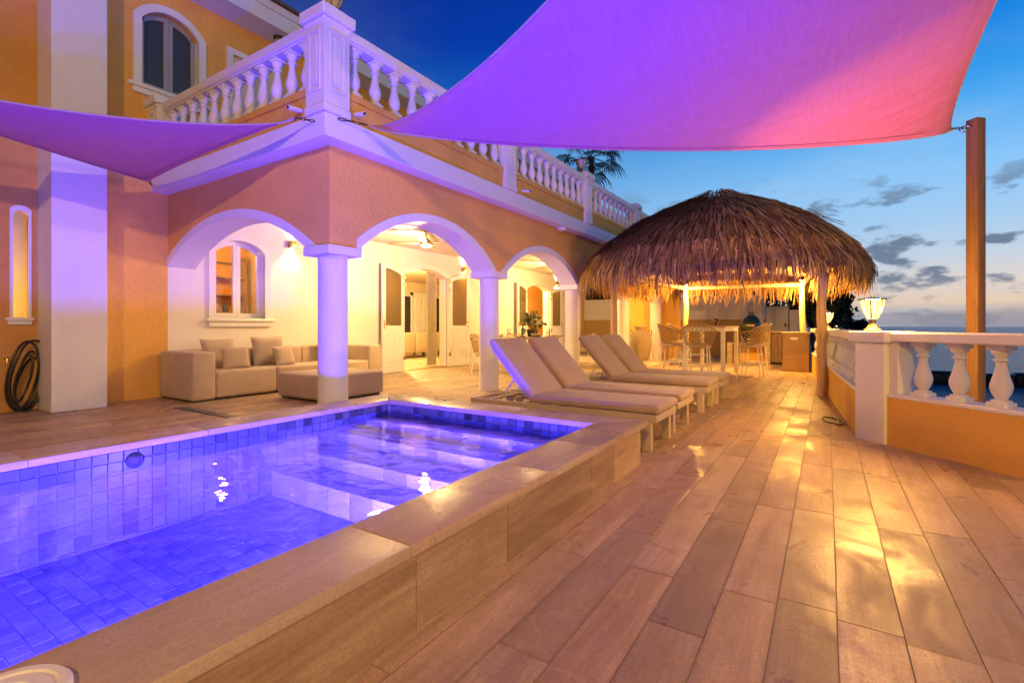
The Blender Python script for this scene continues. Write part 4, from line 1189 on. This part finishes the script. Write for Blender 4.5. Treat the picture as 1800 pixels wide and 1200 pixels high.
def build_palapa():
    # inner shell
    m = MB(); NA = 64; ss = [.02, .14, .19, .3, .45, .6, .75, .87, .95, 1.0]
    m.grid(NA, len(ss) - 1, lambda u, v: pt(u * 2 * math.pi, ss[int(round(v * (len(ss) - 1)))], -.05)); obj("thatch_bed", m, M["slat"], pal, 60)
    rr = random.Random(3); m = MB()
    def strand(a, s0, ln, w, out, hang, curl):
        p = pt(a, s0, .015 + out * .3); tang = Vector((-math.sin(a), math.cos(a), 0))
        pts = [p]; n = 4; s = s0; aa = a
        for i in range(1, n + 1):
            step = ln / n
            if s < 1.0 and not hang:
                q0, q1 = pt(a, s), pt(a, min(1.03, s + .03)); d = (q1 - q0).normalized()
                s += .03 * step / max(.001, (q1 - q0).length)
                d = (d + Vector((math.cos(a), math.sin(a), .15)) * out * (i / n)).normalized()
            else:
                d = Vector((math.cos(a) * (out + .05 - .05 * i), math.sin(a) * (out + .05 - .05 * i), -1)).normalized()
            d = (d + tang * curl * i / n).normalized()
            pts.append(pts[-1] + d * step)
        b0 = len(m.v)
        for i, q in enumerate(pts):
            ww = w * (1 - .75 * (i / n) ** 1.5)
            m.v.append(tuple(q - tang * ww)); m.v.append(tuple(q + tang * ww + Vector((0, 0, w * .5))))
        for i in range(n): m.f.append((b0 + 2 * i, b0 + 2 * i + 1, b0 + 2 * i + 3, b0 + 2 * i + 2))
    tiers = [.10, .17, .24, .32, .40, .48, .56, .63, .70, .77, .83, .88, .925, .96]
    for s0 in tiers:
        cnt = int(140 + 760 * s0)
        for k in range(cnt):
            a = 2 * math.pi * (k + rr.random()) / cnt
            strand(a, max(.03, s0 + rr.uniform(-.035, .03)), rr.uniform(.32, .62), rr.uniform(.007, .018), rr.uniform(.0, .18), False, rr.uniform(-.3, .3))
    for k in range(3000):                              # hanging fringe
        a = 2 * math.pi * rr.random()
        strand(a, .975 + rr.uniform(-.06, .03), rr.uniform(.20, .42) * (1 + .12 * math.sin(7 * a)), rr.uniform(.008, .019), rr.uniform(-.15, .25), True, rr.uniform(-.35, .35))
    for k in range(70):                                # loose leaves sticking out
        a = 2 * math.pi * rr.random()
        strand(a, rr.uniform(.7, 1.0), rr.uniform(.35, .55), .012, rr.uniform(.3, .7), False, rr.uniform(-.6, .6))
    for k in range(9): strand(rad(20 + k * 2.6), .88 + .010 * k, .5, .016, .42, False, rr.uniform(-.2, .5))
    obj("thatch", m, M["thatch"], pal, 0)["kind"] = "stuff"
    rc = random.Random(11)
    for x, y in ((-.06, 8.30), (-3.28, 8.55), (-2.9, 12.35), (-.455, 12.62)):
        m = MB(); b = [(x + rc.uniform(-.012, .012), y + rc.uniform(-.012, .012), z) for z in lin(0, 1.98, 9)]
        m.tube(b, .068, 14, r1=.058); obj("log_post", m, M["post"], pal, 60)
    for p, q in (((-3.30, 8.55), (-.06, 8.30)), ((-2.9, 12.35), (-.455, 12.62)), ((-3.28, 8.55), (-2.9, 12.35)), ((-.06, 8.30), (-.455, 12.62))):
        m = MB(); m.tube([(p[0], p[1], 1.93), (q[0], q[1], 1.93)], .05, 10); obj("beam", m, M["post"], pal, 60)
    for k in range(10):
        a = 2 * math.pi * k / 10 + .2; m = MB(); m.tube([pt(a, .04, -.11), pt(a, .45, -.11), pt(a, .92, -.11)], .03, 8); obj("rafter", m, M["post"], pal, 60)
build_palapa()
def post_light(c, label, aim, pw):
    root = thing("post_light", c, label, "spotlight", "small spotlights under the thatch")
    m = MB(); m.lathe([(0, .10), (.02, .10), (.045, .07), (.05, 0), (.042, 0), (.03, .01), (0, .012)], c, 18, cap=False); obj("light_hood", m, M["darkmetal"], root)
    m = MB(); m.lathe([(0, .009), (.03, .009), (.022, -.012), (0, -.018)], c, 14, cap=False); obj("bulb", m, M["glow"], root)
    light("SPOT", "post_beam", (c[0], c[1], c[2] - .03), pw, WARM, .03, root, aim, 120, .6)
    light("POINT", "post_glow", (c[0] + (.12 if c[0] < -2 else -.12), c[1] - .12, c[2] - .28), pw * .8, WARM, .03, root)
post_light((-2.84, 12.18, 1.99), "lit spotlight on the log post behind the bar stools", (.05, -.1, -1), 230)
post_light((-.48, 12.44, 2.0), "lit spotlight on the log post standing at the stone counter", (-.1, -.1, -1), 230)

# ------------------------------------------------------------------ rope chairs and stools
def rope_seat(name, label, cat, group, zs, zb, foot):
    root = thing(name, (0, 0, 0), label, cat, group)
    L = lambda nm, mb, mt, sm=40, p=None: obj(nm, mb, M[mt], p or root, sm, local=True)
    A0, A1 = rad(-200), rad(20)                        # shell wraps the back (towards -y)
    def sh(a, t):
        r = .185 + .085 * t; dip = .5 + .5 * math.cos((a + math.pi / 2) * 1.55)
        z = zs - .02 + (zb - zs + .02) * t * (.62 + .38 * max(0, dip))
        return Vector((r * 1.12 * math.cos(a), r * math.sin(a), z))
    m = MB(); m.tube([sh(A0 + (A1 - A0) * q, 1) for q in lin(0, 1, 26)], .016, 8); L("top_rail", m, "rope")
    m = MB(); m.tube([sh(A0 + (A1 - A0) * q, 0) for q in lin(0, 1, 26)], .010, 8); L("seat_ring", m, "whitemetal")
    m = MB(); n = 14
    for k in range(-5, n + 5):
        for s in (-1, 1):
            pts = []
            for t in lin(0, 1, 6):
                q = (k + s * t * 4.0) / n
                if 0 <= q <= 1: pts.append(sh(A0 + (A1 - A0) * q, t) + Vector((0, 0, 0)))
            if len(pts) > 1: m.tube(pts, .0062, 4)
    L("rope_weave", m, "rope", 60)
    m = MB(); m.lathe([(0, zs - .05), (.19, zs - .05), (.205, zs - .03), (.205, zs + .01), (.17, zs + .035), (0, zs + .04)], seg=24, cap=False); L("seat", m, "cushion")
    for sx in (-1, 1):
        for sy in (-1, 1):
            m = MB(); m.tube([(sx * .155, sy * .15, zs - .04), (sx * .205, sy * .20, 0)], .0125, 8); L("leg", m, "whitemetal")
    if foot:
        m = MB(); z = .26; f = .155 + .05 * (1 - z / zs)
        c = [(-f, -f, z), (f, -f, z), (f, f, z), (-f, f, z)]
        for i in range(4): m.tube([c[i], c[(i + 1) % 4]], .010, 8)
        z = .46; f = .155 + .05 * (1 - z / zs); m.tube([(-f, -f, z), (f, -f, z)], .008, 8); m.tube([(-f, f, z), (f, f, z)], .008, 8)
        L("footrest", m, "whitemetal")
    return root
st = rope_seat("bar_stool", "x", "bar stool", "rope bar stools round the high table", .64, 1.045, True)
for i, (x, y, rz, lb) in enumerate(((-2.02, 9.62, .06, "woven rope bar stool at the near end of the high table, back to loungers"), (-2.72, 10.35, -1.5, "woven rope bar stool on the urn side of the high table, nearer one"),
        (-2.74, 11.15, -1.62, "woven rope bar stool on the urn side of the high table, farther one"), (-1.24, 10.42, 1.5, "woven rope bar stool on the sea side of the high table, nearer one"), (-1.22, 11.2, 1.66, "woven rope bar stool on the sea side of the high table, farther one"))):
    o = st if i == 0 else copy_tree(st)
    o.location = (x, y, 0); o.rotation_euler = (0, 0, rz); o["label"] = lb
dc = rope_seat("dining_chair", "x", "dining chair", "rope dining chairs round the porch table", .42, .80, False)
for i, (x, y, rz, lb) in enumerate(((-5.15, 9.35, 1.35, "rope dining chair with its back to the second lounger, left of the far column"), (-5.15, 11.35, 1.7, "rope dining chair showing at the right of the far column"),
        (-6.9, 9.4, -1.5, "rope dining chair on the house side of the dining table, nearer doors"), (-6.9, 11.0, -1.6, "rope dining chair on the house side of the dining table, farther one"), (-6.05, 8.35, .0, "rope dining chair at the near end of the dining table"))):
    o = dc if i == 0 else copy_tree(dc)
    o.location = (x, y, 0); o.rotation_euler = (0, 0, rz); o["label"] = lb
bt = thing("bar_table", (-2, 10.6, 0), "high white framed bar table under the thatched shelter", "table")
m = MB(); m.box(-2.38, -1.60, 9.84, 11.5, .965, 1.0, .006); obj("table_top", m, M["tabletop"], bt)
m = MB(); m.box(-2.37, -1.61, 9.85, 9.90, .90, .9645, .003); m.box(-2.37, -1.61, 11.44, 11.49, .90, .9645, .003); m.box(-2.37, -2.32, 9.901, 11.439, .90, .9645, .003); m.box(-1.66, -1.61, 9.901, 11.439, .90, .9645, .003); obj("table_frame", m, M["whitemetal"], bt)
for x in (-2.34, -1.645):
    for y in (9.88, 11.46):
        m = MB(); m.box(x - .035, x + .035, y - .035, y + .035, 0, .8995, .004); obj("leg", m, M["whitemetal"], bt)
od = thing("dark_ornament", (-1.85, 10.25, 1.0), "small dark leaning ornament standing on the bar table", "ornament")
m = MB(); m.box(-.02, .02, -.05, .05, 0, .15, .012, 2, Matrix.Translation((-1.85, 10.25, 1.01)) @ Matrix.Rotation(.5, 4, "Y")); m.box(-.06, .0, -.05, .05, .10, .15, .014, 2, Matrix.Translation((-1.80, 10.25, 1.01))); obj("ornament_body", m, paint("dark_red_lacquer", (.07, .02, .018), .3), od)

# dining table and tableware
dt = thing("dining_table", (-6, 10.1, 0), "pale oval dining table set for a meal on the porch", "table")
m = MB(); m.lathe([(0, .71), (.5, .71), (.515, .72), (.515, .742), (.505, .75), (0, .75)], seg=48, cap=False); m.v = [(x * 1.1 - 6.0, y * 2.6 + 10.15, z) for x, y, z in m.v]; obj("table_top", m, M["tabletop"], dt)
for y in (9.5, 10.8):
    m = MB(); m.lathe([(.22, 0), (.24, .03), (.12, .30), (.12, .45), (.26, .7095)], (-6, y, 0), 20, cap=False); obj("pedestal", m, M["rope"], dt)
def tw(name, prof, c, mat, label, cat, group=None, seg=16):
    m = MB(); m.lathe(prof, c, seg, cap=False); o = obj(name, m, M[mat]); return tag(o, label, cat, group)
Zt = .751
for i, (x, y) in enumerate(((-5.65, 9.15), (-5.62, 9.75), (-5.62, 10.45), (-5.65, 11.1), (-6.35, 9.3), (-6.35, 10.9))):
    tw("plate", [(0, 0), (.08, 0), (.13, .012), (.135, .016), (.08, .008), (0, .006)], (x, y, Zt), "terracotta", ("stone plate with napkin at the near corner of the dining table", "second stone plate along the terrace side of the dining table", "third stone plate along the terrace side of the dining table", "stone plate at the far terrace side corner of the dining table", "stone plate with napkin on the house side of the dining table", "bare stone plate on the house side of the dining table")[i], "plate", "plates on the dining table", 24)
    if i in (0, 1, 4):
        n_ = tag(obj("napkin", (lambda mm: (mm.grid(8, 8, lambda u, v: Vector((x - .08 + u * .16, y - .1 + v * .2, Zt + .02 + .035 * math.sin(u * 6 + i) * math.sin(v * 5) + .03))), mm)[1])(MB()), M["pillow"], None, 180), ("crumpled pale napkin on the plate nearest the raised lounger back", "crumpled pale napkin on the second plate along the dining table", "crumpled pale napkin on the house side plate of the dining table")[(0, 1, 4).index(i)], "napkin", "napkins on the dining table")
for i, (x, y) in enumerate(((-5.78, 9.45), (-5.85, 9.62), (-5.80, 10.05), (-5.78, 10.75), (-6.1, 9.35))):
    tw("wine_glass", [(.036, 0), (.036, .003), (.005, .006), (.005, .08), (.03, .10), (.042, .14), (.036, .19), (.035, .19), (.040, .14), (.028, .103), (0, .09)], (x, y, Zt), "amber_glass", ("clear wine glass beside the nearest plate", "clear wine glass just left of the dark bottle", "clear wine glass between the ice bucket and the bowl", "clear wine glass farthest along the dining table", "clear wine glass nearest the french doors")[i], "glass", "wine glasses on the dining table")
tw("bottle", [(0, 0), (.038, 0), (.04, .01), (.04, .17), (.015, .22), (.014, .28), (0, .28)], (-5.95, 9.72, Zt), "kamado", "dark glass bottle on the dining table among the glasses", "bottle")
tw("ice_bucket", [(0, 0), (.075, 0), (.10, .15), (.105, .17), (.098, .17), (.07, .01), (0, .01)], (-5.85, 9.92, Zt), "black", "black ice bucket on the dining table beside the vase", "bucket")
tw("bowl", [(0, 0), (.06, 0), (.11, .06), (.105, .06), (.05, .01), (0, .01)], (-5.68, 9.95, Zt), "terracotta", "low grey bowl on the dining table in front of the bucket", "bowl")
tw("candle_glass", [(0, 0), (.045, 0), (.05, .13), (.045, .13), (.04, .01), (0, .01)], (-5.95, 10.95, Zt), "amber_glass", "clear candle glass at the far end of the dining table", "candle")
vz = thing("flower_vase", (-6, 10.3, Zt), "glass vase of green leaves and white flowers on the dining table", "vase")
m = MB(); m.lathe([(0, 0), (.08, 0), (.11, .05), (.11, .12), (.06, .2), (.07, .22), (.06, .22), (.05, .2), (.1, .1), (0, .01)], (-6, 10.3, Zt), 20, cap=False); obj("vase_body", m, M["amber_glass"], vz)
def leaf_mat(name, c0, c1):
    g = G(name); rnd = g.n("ShaderNodeNewGeometry").outputs["Random Per Island"]
    return g.done(g.bsdf(g.ramp(rnd, [(0, c0), (1, c1)]), .55, spec=.3))
M["leaf"] = leaf_mat("leaf", (.025, .05, .015), (.09, .14, .035)); M["petal"] = leaf_mat("petal", (.75, .70, .45), (.85, .82, .65)); M["bark"] = wood("bark", (.12, .085, .06), (.05, .035, .025))
rr = random.Random(5); ml, mp_, ms = MB(), MB(), MB()
def leafquad(mb, c, d, w, l):
    d = d.normalized(); s = d.cross(Vector((rr.uniform(-1, 1), rr.uniform(-1, 1), rr.uniform(-.2, 1)))).normalized(); n_ = d.cross(s)
    mb.add([c - d * l * .5, c + s * w * .5 + n_ * w * .12, c + d * l * .5, c - s * w * .5 + n_ * w * .12], [(0, 1, 2, 3)])
for k in range(46):
    a = rr.uniform(0, 6.28); e_ = rr.uniform(.3, 1.4); tip = Vector((-6, 10.3, Zt + .2)) + Vector((math.cos(a) * math.cos(e_), math.sin(a) * math.cos(e_), math.sin(e_))) * rr.uniform(.15, .42)
    ms.tube([(-6, 10.3, Zt + .05), tuple(tip)], .003, 4)
    mb_ = mp_ if k % 5 == 0 else ml
    for q in range(9 if mb_ is ml else 14): leafquad(mb_, tip + Vector((rr.gauss(0, .04), rr.gauss(0, .04), rr.gauss(0, .03))), Vector((rr.uniform(-1, 1), rr.uniform(-1, 1), rr.uniform(-.4, .8))), .035, .10 if mb_ is ml else .05)
obj("stems", ms, M["leaf"], vz); obj("leaves", ml, M["leaf"], vz, 0); obj("flowers", mp_, M["petal"], vz, 0)

# ------------------------------------------------------------------ raised step, end house wall, urn
sp = MB(); sp.box(-7.0, -3.43, 10.9, 13.72, 0, .085, .006); tag(obj("porch_step", sp, M["coping"]), kind="structure")
mb = MB(); mb.box(-5.25, -3.42, 13.7, 13.95, 0, 2.85); V("end_facade", mb, "yellow_smooth")
c = MB(); c.lathe([(.15, 0), (.148, 2.86)], (-3.98, 13.52, 0), 32, cap=False); V("column", c, "white")
ur = thing("clay_urn", (-4.2, 12.95, .085), "tall clay urn with two handles standing between the yellow wall columns", "urn")
m = MB(); ux, uy, uz = -4.22, 12.95, .085
m.lathe([(0, 0), (.17, 0), (.20, .03), (.26, .22), (.295, .42), (.295, .55), (.26, .68), (.20, .75), (.15, .785), (.14, .80), (.145, .85), (.17, .885), (.175, .90), (.15, .90), (.12, .80), (0, .70)], (ux, uy, uz), 40, cap=False); obj("urn_body", m, M["terracotta"], ur, 50)
for s in (-1, 1):
    m = MB(); dv = Vector((.84, .54, 0)) * s
    m.tube([Vector((ux, uy, uz)) + dv * r + Vector((0, 0, z)) for r, z in ((.20, .74), (.25, .79), (.285, .80), (.30, .77), (.295, .70), (.27, .64))], .018, 8); obj("handle", m, M["terracotta"], ur, 60)

# ------------------------------------------------------------------ outdoor kitchen
ct = thing("stone_counter", (-.6, 12.5, 0), "stone clad outdoor counter with a slatted cabinet at the end of the terrace", "counter")
def C(nm, m, mt="deck", p=None): return obj(nm, m, M[mt], p or ct)
def panels(x0, x1, y, z0, z1, nx, nz):
    for i in range(nx):
        for j in range(nz):
            m = MB(); a, b = x0 + (x1 - x0) * i / nx, x0 + (x1 - x0) * (i + 1) / nx; c_, d_ = z0 + (z1 - z0) * j / nz, z0 + (z1 - z0) * (j + 1) / nz
            m.box(a + .001, b - .001, y - .02, y - .0005, c_ + .001, d_ - .001, .001); C("stone_panel", m)
m = MB(); m.box(-.82, -.33, 12.4, 13.3, 0, .83); C("counter_block", m, "grout"); panels(-.83, -.33, 12.4, 0, .83, 1, 4)
m = MB(); m.box(-.84, -.82, 12.38, 13.3, 0, .83); C("side_slab", m)
m = MB(); m.box(-.86, -.30, 12.36, 13.34, .83, .87, .004); C("counter_top", m)
m = MB(); m.box(-1.36, -1.24, 14.3, 15.0, 0, .83); C("pillar", m); m = MB(); m.box(-1.38, -.5, 14.28, 15.0, .83, .87, .004); C("counter_top", m); m = MB(); m.box(-1.24, -.5, 14.42, 14.98, 0, .83); C("cabinet", m, "darkroom")
for k in range(5):
    m = MB(); m.box(-1.235 + k * .082, -1.16 + k * .082, 14.36, 14.385, .06, .82, .003); C("slat", m, "slat")
m = MB(); m.box(-2.15, -1.361, 14.3, 15.1, .52, .56, .004); C("shelf", m); m = MB(); m.box(-2.15, -1.37, 14.75, 15.1, 0, .519); C("shelf_base", m, "yellow_smooth"); m = MB(); m.box(-2.28, -2.151, 14.3, 15.1, 0, .56); C("pillar", m)
m = MB(); m.box(-.68, -.54, 12.372, 12.3795, .70, .755, .002); C("socket_plate", m, "white")
kg = thing("kamado_grill", (-1.72, 14.65, .56), "round black ceramic charcoal grill standing on the counter shelf", "grill")
kc = (-1.72, 14.65, .56)
m = MB(); m.lathe([(0, .02), (.15, .02), (.20, .08), (.245, .22), (.258, .36), (.255, .405), (0, .405)], kc, 36, cap=False); obj("grill_bowl", m, M["kamado"], kg, 50)
m = MB(); m.lathe([(0, .418), (.256, .418), (.255, .45), (.235, .55), (.18, .65), (.10, .715), (.06, .73), (0, .73)], kc, 36, cap=False); obj("grill_lid", m, M["kamado"], kg, 50)
m = MB(); m.lathe([(.250, .402), (.263, .402), (.263, .421), (.250, .421)], kc, 36, cap=False); obj("band", m, M["darkmetal"], kg)
m = MB(); m.lathe([(0, .725), (.062, .725), (.062, .80), (.05, .82), (0, .82)], kc, 20, cap=False); obj("chimney_cap", m, M["darkmetal"], kg)
m = MB(); m.box(kc[0] - .09, kc[0] + .09, kc[1] - .225, kc[1] - .19, kc[2] + .05, kc[2] + .12, .006); obj("draft_door", m, M["steel"], kg)
m = MB(); m.tube([(kc[0] - .1, kc[1] - .25, kc[2] + .46), (kc[0] - .1, kc[1] - .30, kc[2] + .46), (kc[0] + .1, kc[1] - .30, kc[2] + .46), (kc[0] + .1, kc[1] - .25, kc[2] + .46)], .014, 8); obj("handle", m, M["post"], kg)
m = MB(); m.lathe([(.0, .0), (.19, .0), (.19, .018), (0, .019)], kc, 24, cap=False); obj("stand", m, M["darkmetal"], kg)

# ------------------------------------------------------------------ boundary walls, gate
bw = thing("boundary_wall", (-5, 17.5, 0), "tall two tone boundary wall closing the end of the terrace", "wall")
m = MB(); m.box(-12, -1.66, 17.45, 17.65, 1.22, 2.0, .008); obj("upper_wall", m, M["far_white"], bw)
m = MB(); m.box(-12, -1.66, 17.44, 17.66, -.02, 1.219); obj("lower_wall", m, M["far_brown"], bw)
for x in (-2.25, -1.80): 
    m = MB(); m.box(x - .09, x + .09, 17.38, 17.4395, 0, 2.02, .006); obj("wall_pier", m, M["far_white"], bw)
gt = thing("garden_gate", (-1.3, 17.4, 0), "white barred garden gate beside the stone counter", "gate")
for k in range(7):
    m = MB(); m.box(-1.62 + k * .095, -1.585 + k * .095, 17.4, 17.43, .05, 1.62, .004); obj("gate_bar", m, M["far_white"], gt)
for k in range(6):
    m = MB(); m.box(-1.582 + k * .095, -1.528 + k * .095, 17.435, 17.45, .08, 1.5, .003); obj("gate_board", m, M["far_white"], gt)
for z in (.12, 1.48):
    m = MB(); m.box(-1.64, -.99, 17.451, 17.48, z, z + .05, .003); obj("gate_rail", m, M["far_white"], gt)
m = MB(); m.box(-1.12, -1.07, 17.37, 17.3995, .98, 1.08, .004); obj("gate_lock", m, M["darkmetal"], gt)
lw = MB(); lw.box(-.985, -.62, 17.42, 17.6, -.02, 1.50, .006); tag(obj("garden_wall", lw, M["far_white"]), "short pinkish garden wall at the side of the barred gate", "wall")
nw = MB(); nw.box(-2.2, -1.0, 24.0, 24.3, -.02, 1.85); nw.box(-1.4, -.92, 23.0, 23.99, -.02, 1.9); tag(obj("neighbour_wall", nw, paint("dusk_lit_wall", (.52, .55, .60), .7)), "white wall of the next property behind the gate, coloured by dusk light", "wall")  # white wall, with the blue of dusk light put into its colour

# ------------------------------------------------------------------ planting
M["dleaf"] = leaf_mat("dark_leaf", (.012, .022, .010), (.045, .060, .022))
def tree(name, loc, h, cr, crz, label, group, n=2200, ls=.16, trunk_r=.09, seed=1, mat="dleaf"):
    r_ = random.Random(seed); root = thing(name, loc, label, "tree" if "tree" in name else "shrub", group)
    x, y, z = loc; m = MB(); tops = []
    m.tube([(x, y, z), (x + r_.uniform(-.1, .1), y, z + h * .3), (x + r_.uniform(-.15, .15), y, z + h * .55)], trunk_r, 8, r1=trunk_r * .6)
    for k in range(7):
        a = k * .9 + r_.random(); e_ = Vector((x + math.cos(a) * cr * .6, y + math.sin(a) * cr * .6, z + h * r_.uniform(.55, .9)))
        m.tube([(x, y, z + h * .4), (Vector((x, y, z + h * .5)) + e_) * .5 + Vector((0, 0, .1)), e_], trunk_r * .45, 6, r1=trunk_r * .12); tops.append(e_)
    obj("trunk", m, M["bark"], root)
    m = MB(); clumps = [t + Vector((r_.gauss(0, cr * .25), r_.gauss(0, cr * .25), r_.gauss(0, crz * .3))) for t in tops for _ in range(4)]
    global rr
    for k in range(n):
        c = r_.choice(clumps); q = c + Vector((r_.gauss(0, cr * .2), r_.gauss(0, cr * .2), r_.gauss(0, crz * .18)))
        leafquad(m, q, Vector((r_.uniform(-1, 1), r_.uniform(-1, 1), r_.uniform(-1, .4))), ls * r_.uniform(.5, 1), ls * r_.uniform(.9, 1.7))
    obj("crown", m, M[mat], root, 0)
for i, (x, y, h, cr, lb) in enumerate(((-.45, 22, 3.0, .75, "dark dense shrub rising behind the stone counter by the sea"), (.05, 26, 2.6, .9, "low dark shrub on the shore right of the counter post"), (-3.4, 23, 4.6, 1.7, "dark tree behind the boundary wall and gate"),
        (-9.4, 21, 3.6, 1.5, "dark tree showing over the boundary wall beside the far column"), (-7.2, 22, 3.2, 1.3, "low dark tree over the boundary wall next to the log post"), (-1.9, 27, 4.2, 1.6, "dark tree above the dusk coloured neighbour wall"))):
    tree("garden_tree" if h > 3 else "garden_shrub", (x, y, -.03), h, cr, h * .4, lb, "trees behind the boundary wall", 2600, .2, .08, 20 + i)
def palm(loc, h, label):
    root = thing("fan_palm", loc, label, "palm tree"); x, y, z = loc; r_ = random.Random(4)
    m = MB(); m.tube([(x + .1 * math.sin(k), y, z + h * k / 8) for k in range(9)], .2, 10, r1=.14); obj("trunk", m, M["bark"], root)
    m = MB(); top = Vector((x, y, z + h))
    for k in range(22):
        a = k * 2.4; el = 1.15 - 2.15 * (k / 22) + r_.uniform(-.1, .1)
        d = Vector((math.cos(a) * math.cos(el), math.sin(a) * math.cos(el), math.sin(el)))
        pl = r_.uniform(.9, 1.2); end = top + d * pl
        m.tube([top, top + d * pl * .5 + Vector((0, 0, .05)), end], .02, 5, r1=.012)
        side = d.cross(Vector((0, 0, 1))).normalized(); up = side.cross(d)
        for q in range(-11, 12):
            th = q / 11 * 1.75
            ld = (d * math.cos(th) + side * math.sin(th) + up * .12).normalized(); L_ = r_.uniform(1.0, 1.3) * (1 - .25 * abs(q) / 11)
            w = .034; sd = ld.cross(up).normalized() * w
            mid = end + ld * L_ * .55 + Vector((0, 0, -.05)); tip = end + ld * L_ * .8 + Vector((0, 0, -.42 * L_))
            m.add([end, mid + sd, tip, mid - sd], [(0, 1, 2, 3)])
    obj("crown", m, leaf_mat("palm_leaf", (.03, .045, .015), (.11, .14, .045)), root, 0)
palm((-10.1, 23.0, 0), 9.5, "fan palm with drooping fronds rising behind the balcony railing")

# ------------------------------------------------------------------ headland, dock, far boat
mb = MB(); rh = random.Random(9)
hx = lin(-120, 8, 40)
def hill(u, v):
    x = -120 + 130 * u; y = 95 + 60 * v; e = max(0, min(1, (9.5 - x) / 26)); t = math.sin(math.pi * v)
    return Vector((x + 3 * v, y, -2.9 + 3.6 * (e ** .6) * (t ** .5) + .4 * math.sin(x * .6) * e))
mb.grid(60, 10, hill); g = G("hill_ground"); tag(obj("headland", mb, g.done(g.bsdf((.035, .04, .02), .9)), None, 60), kind="structure")
for i in range(13):
    x = 5.5 - i * 2.1 + rh.uniform(-.5, .5); e = min(1, (i + 1.5) / 6)
    tree("headland_tree", (x, 116 + rh.uniform(-6, 8), -1.2 + 1.4 * e), 2.0 + 2.3 * e, 1.6 + .5 * e, .9 + 1.0 * e, ("first", "second", "third", "fourth", "fifth", "sixth", "seventh", "eighth", "ninth", "tenth", "eleventh", "twelfth", "thirteenth")[i] + " dark tree on the far headland counted inland from the seaward tip", "trees on the far headland", 900, .5, .12, 60 + i)
fh = thing("shore_house", (.5, 108, -1.6), "low shore building with a row of lit windows on the far headland", "house")
m = MB(); m.box(-1.2, 2.4, 108, 111, -1.8, 1.6); obj("house_wall", m, M["far_white"], fh); m = MB(); m.box(-1.5, 2.7, 107.7, 111.3, 1.6, 1.8); obj("roof", m, M["rooftile"], fh)
for k in range(4):
    m = MB(); m.box(-.6 + k * .6, -.25 + k * .6, 107.96, 107.99, .75, 1.2); obj("window", m, M["farlight"], fh)
dk = thing("floating_dock", (9, 40, -2.5), "long dark floating dock lying on the sea behind the balustrade", "dock")
for k in range(9):
    m = MB(); m.obox((4.7 + k * 1.3, 40.0 + k * .134, -2.25 + .06 * math.sin(k * 2.1)), (1.34, .9, .85 + .1 * math.sin(k * 3.3)), .103, .2, 3); obj("dock_float", m, M["black"], dk)
fb = thing("fishing_boat", (9, 150, -2.5), "tiny dark boat on the horizon beside the corner lamp", "boat")
m = MB(); m.prism([(-2.4, 0), (2.2, 0), (3.0, .9), (-2.5, .7)], lambda u, v, d: (9.9 + u, 150 + d, -2.6 + v), -.8, .8); obj("hull", m, M["black"], fb); m = MB(); m.box(8.6, 10.2, 149.5, 150.5, -1.8, -.6, .1); obj("cabin", m, M["darkroom"], fb); m = MB(); m.tube([(10.5, 150, -1.8), (10.5, 150, 1.2)], .06, 6); obj("mast", m, M["black"], fb)
# loose cable on the floor
lc = MB(); lc.tube([(.02 + .10 * math.cos(t) * (1 - t / 22) + t * .008, 6.15 + .22 * math.sin(t * .9), .008 + .004 * math.sin(3 * t)) for t in lin(0, 11, 60)], .006, 6)
tag(obj("loose_cable", lc, M["black"], None), "thin black cable lying in loops on the floor beside the balustrade", "cable")
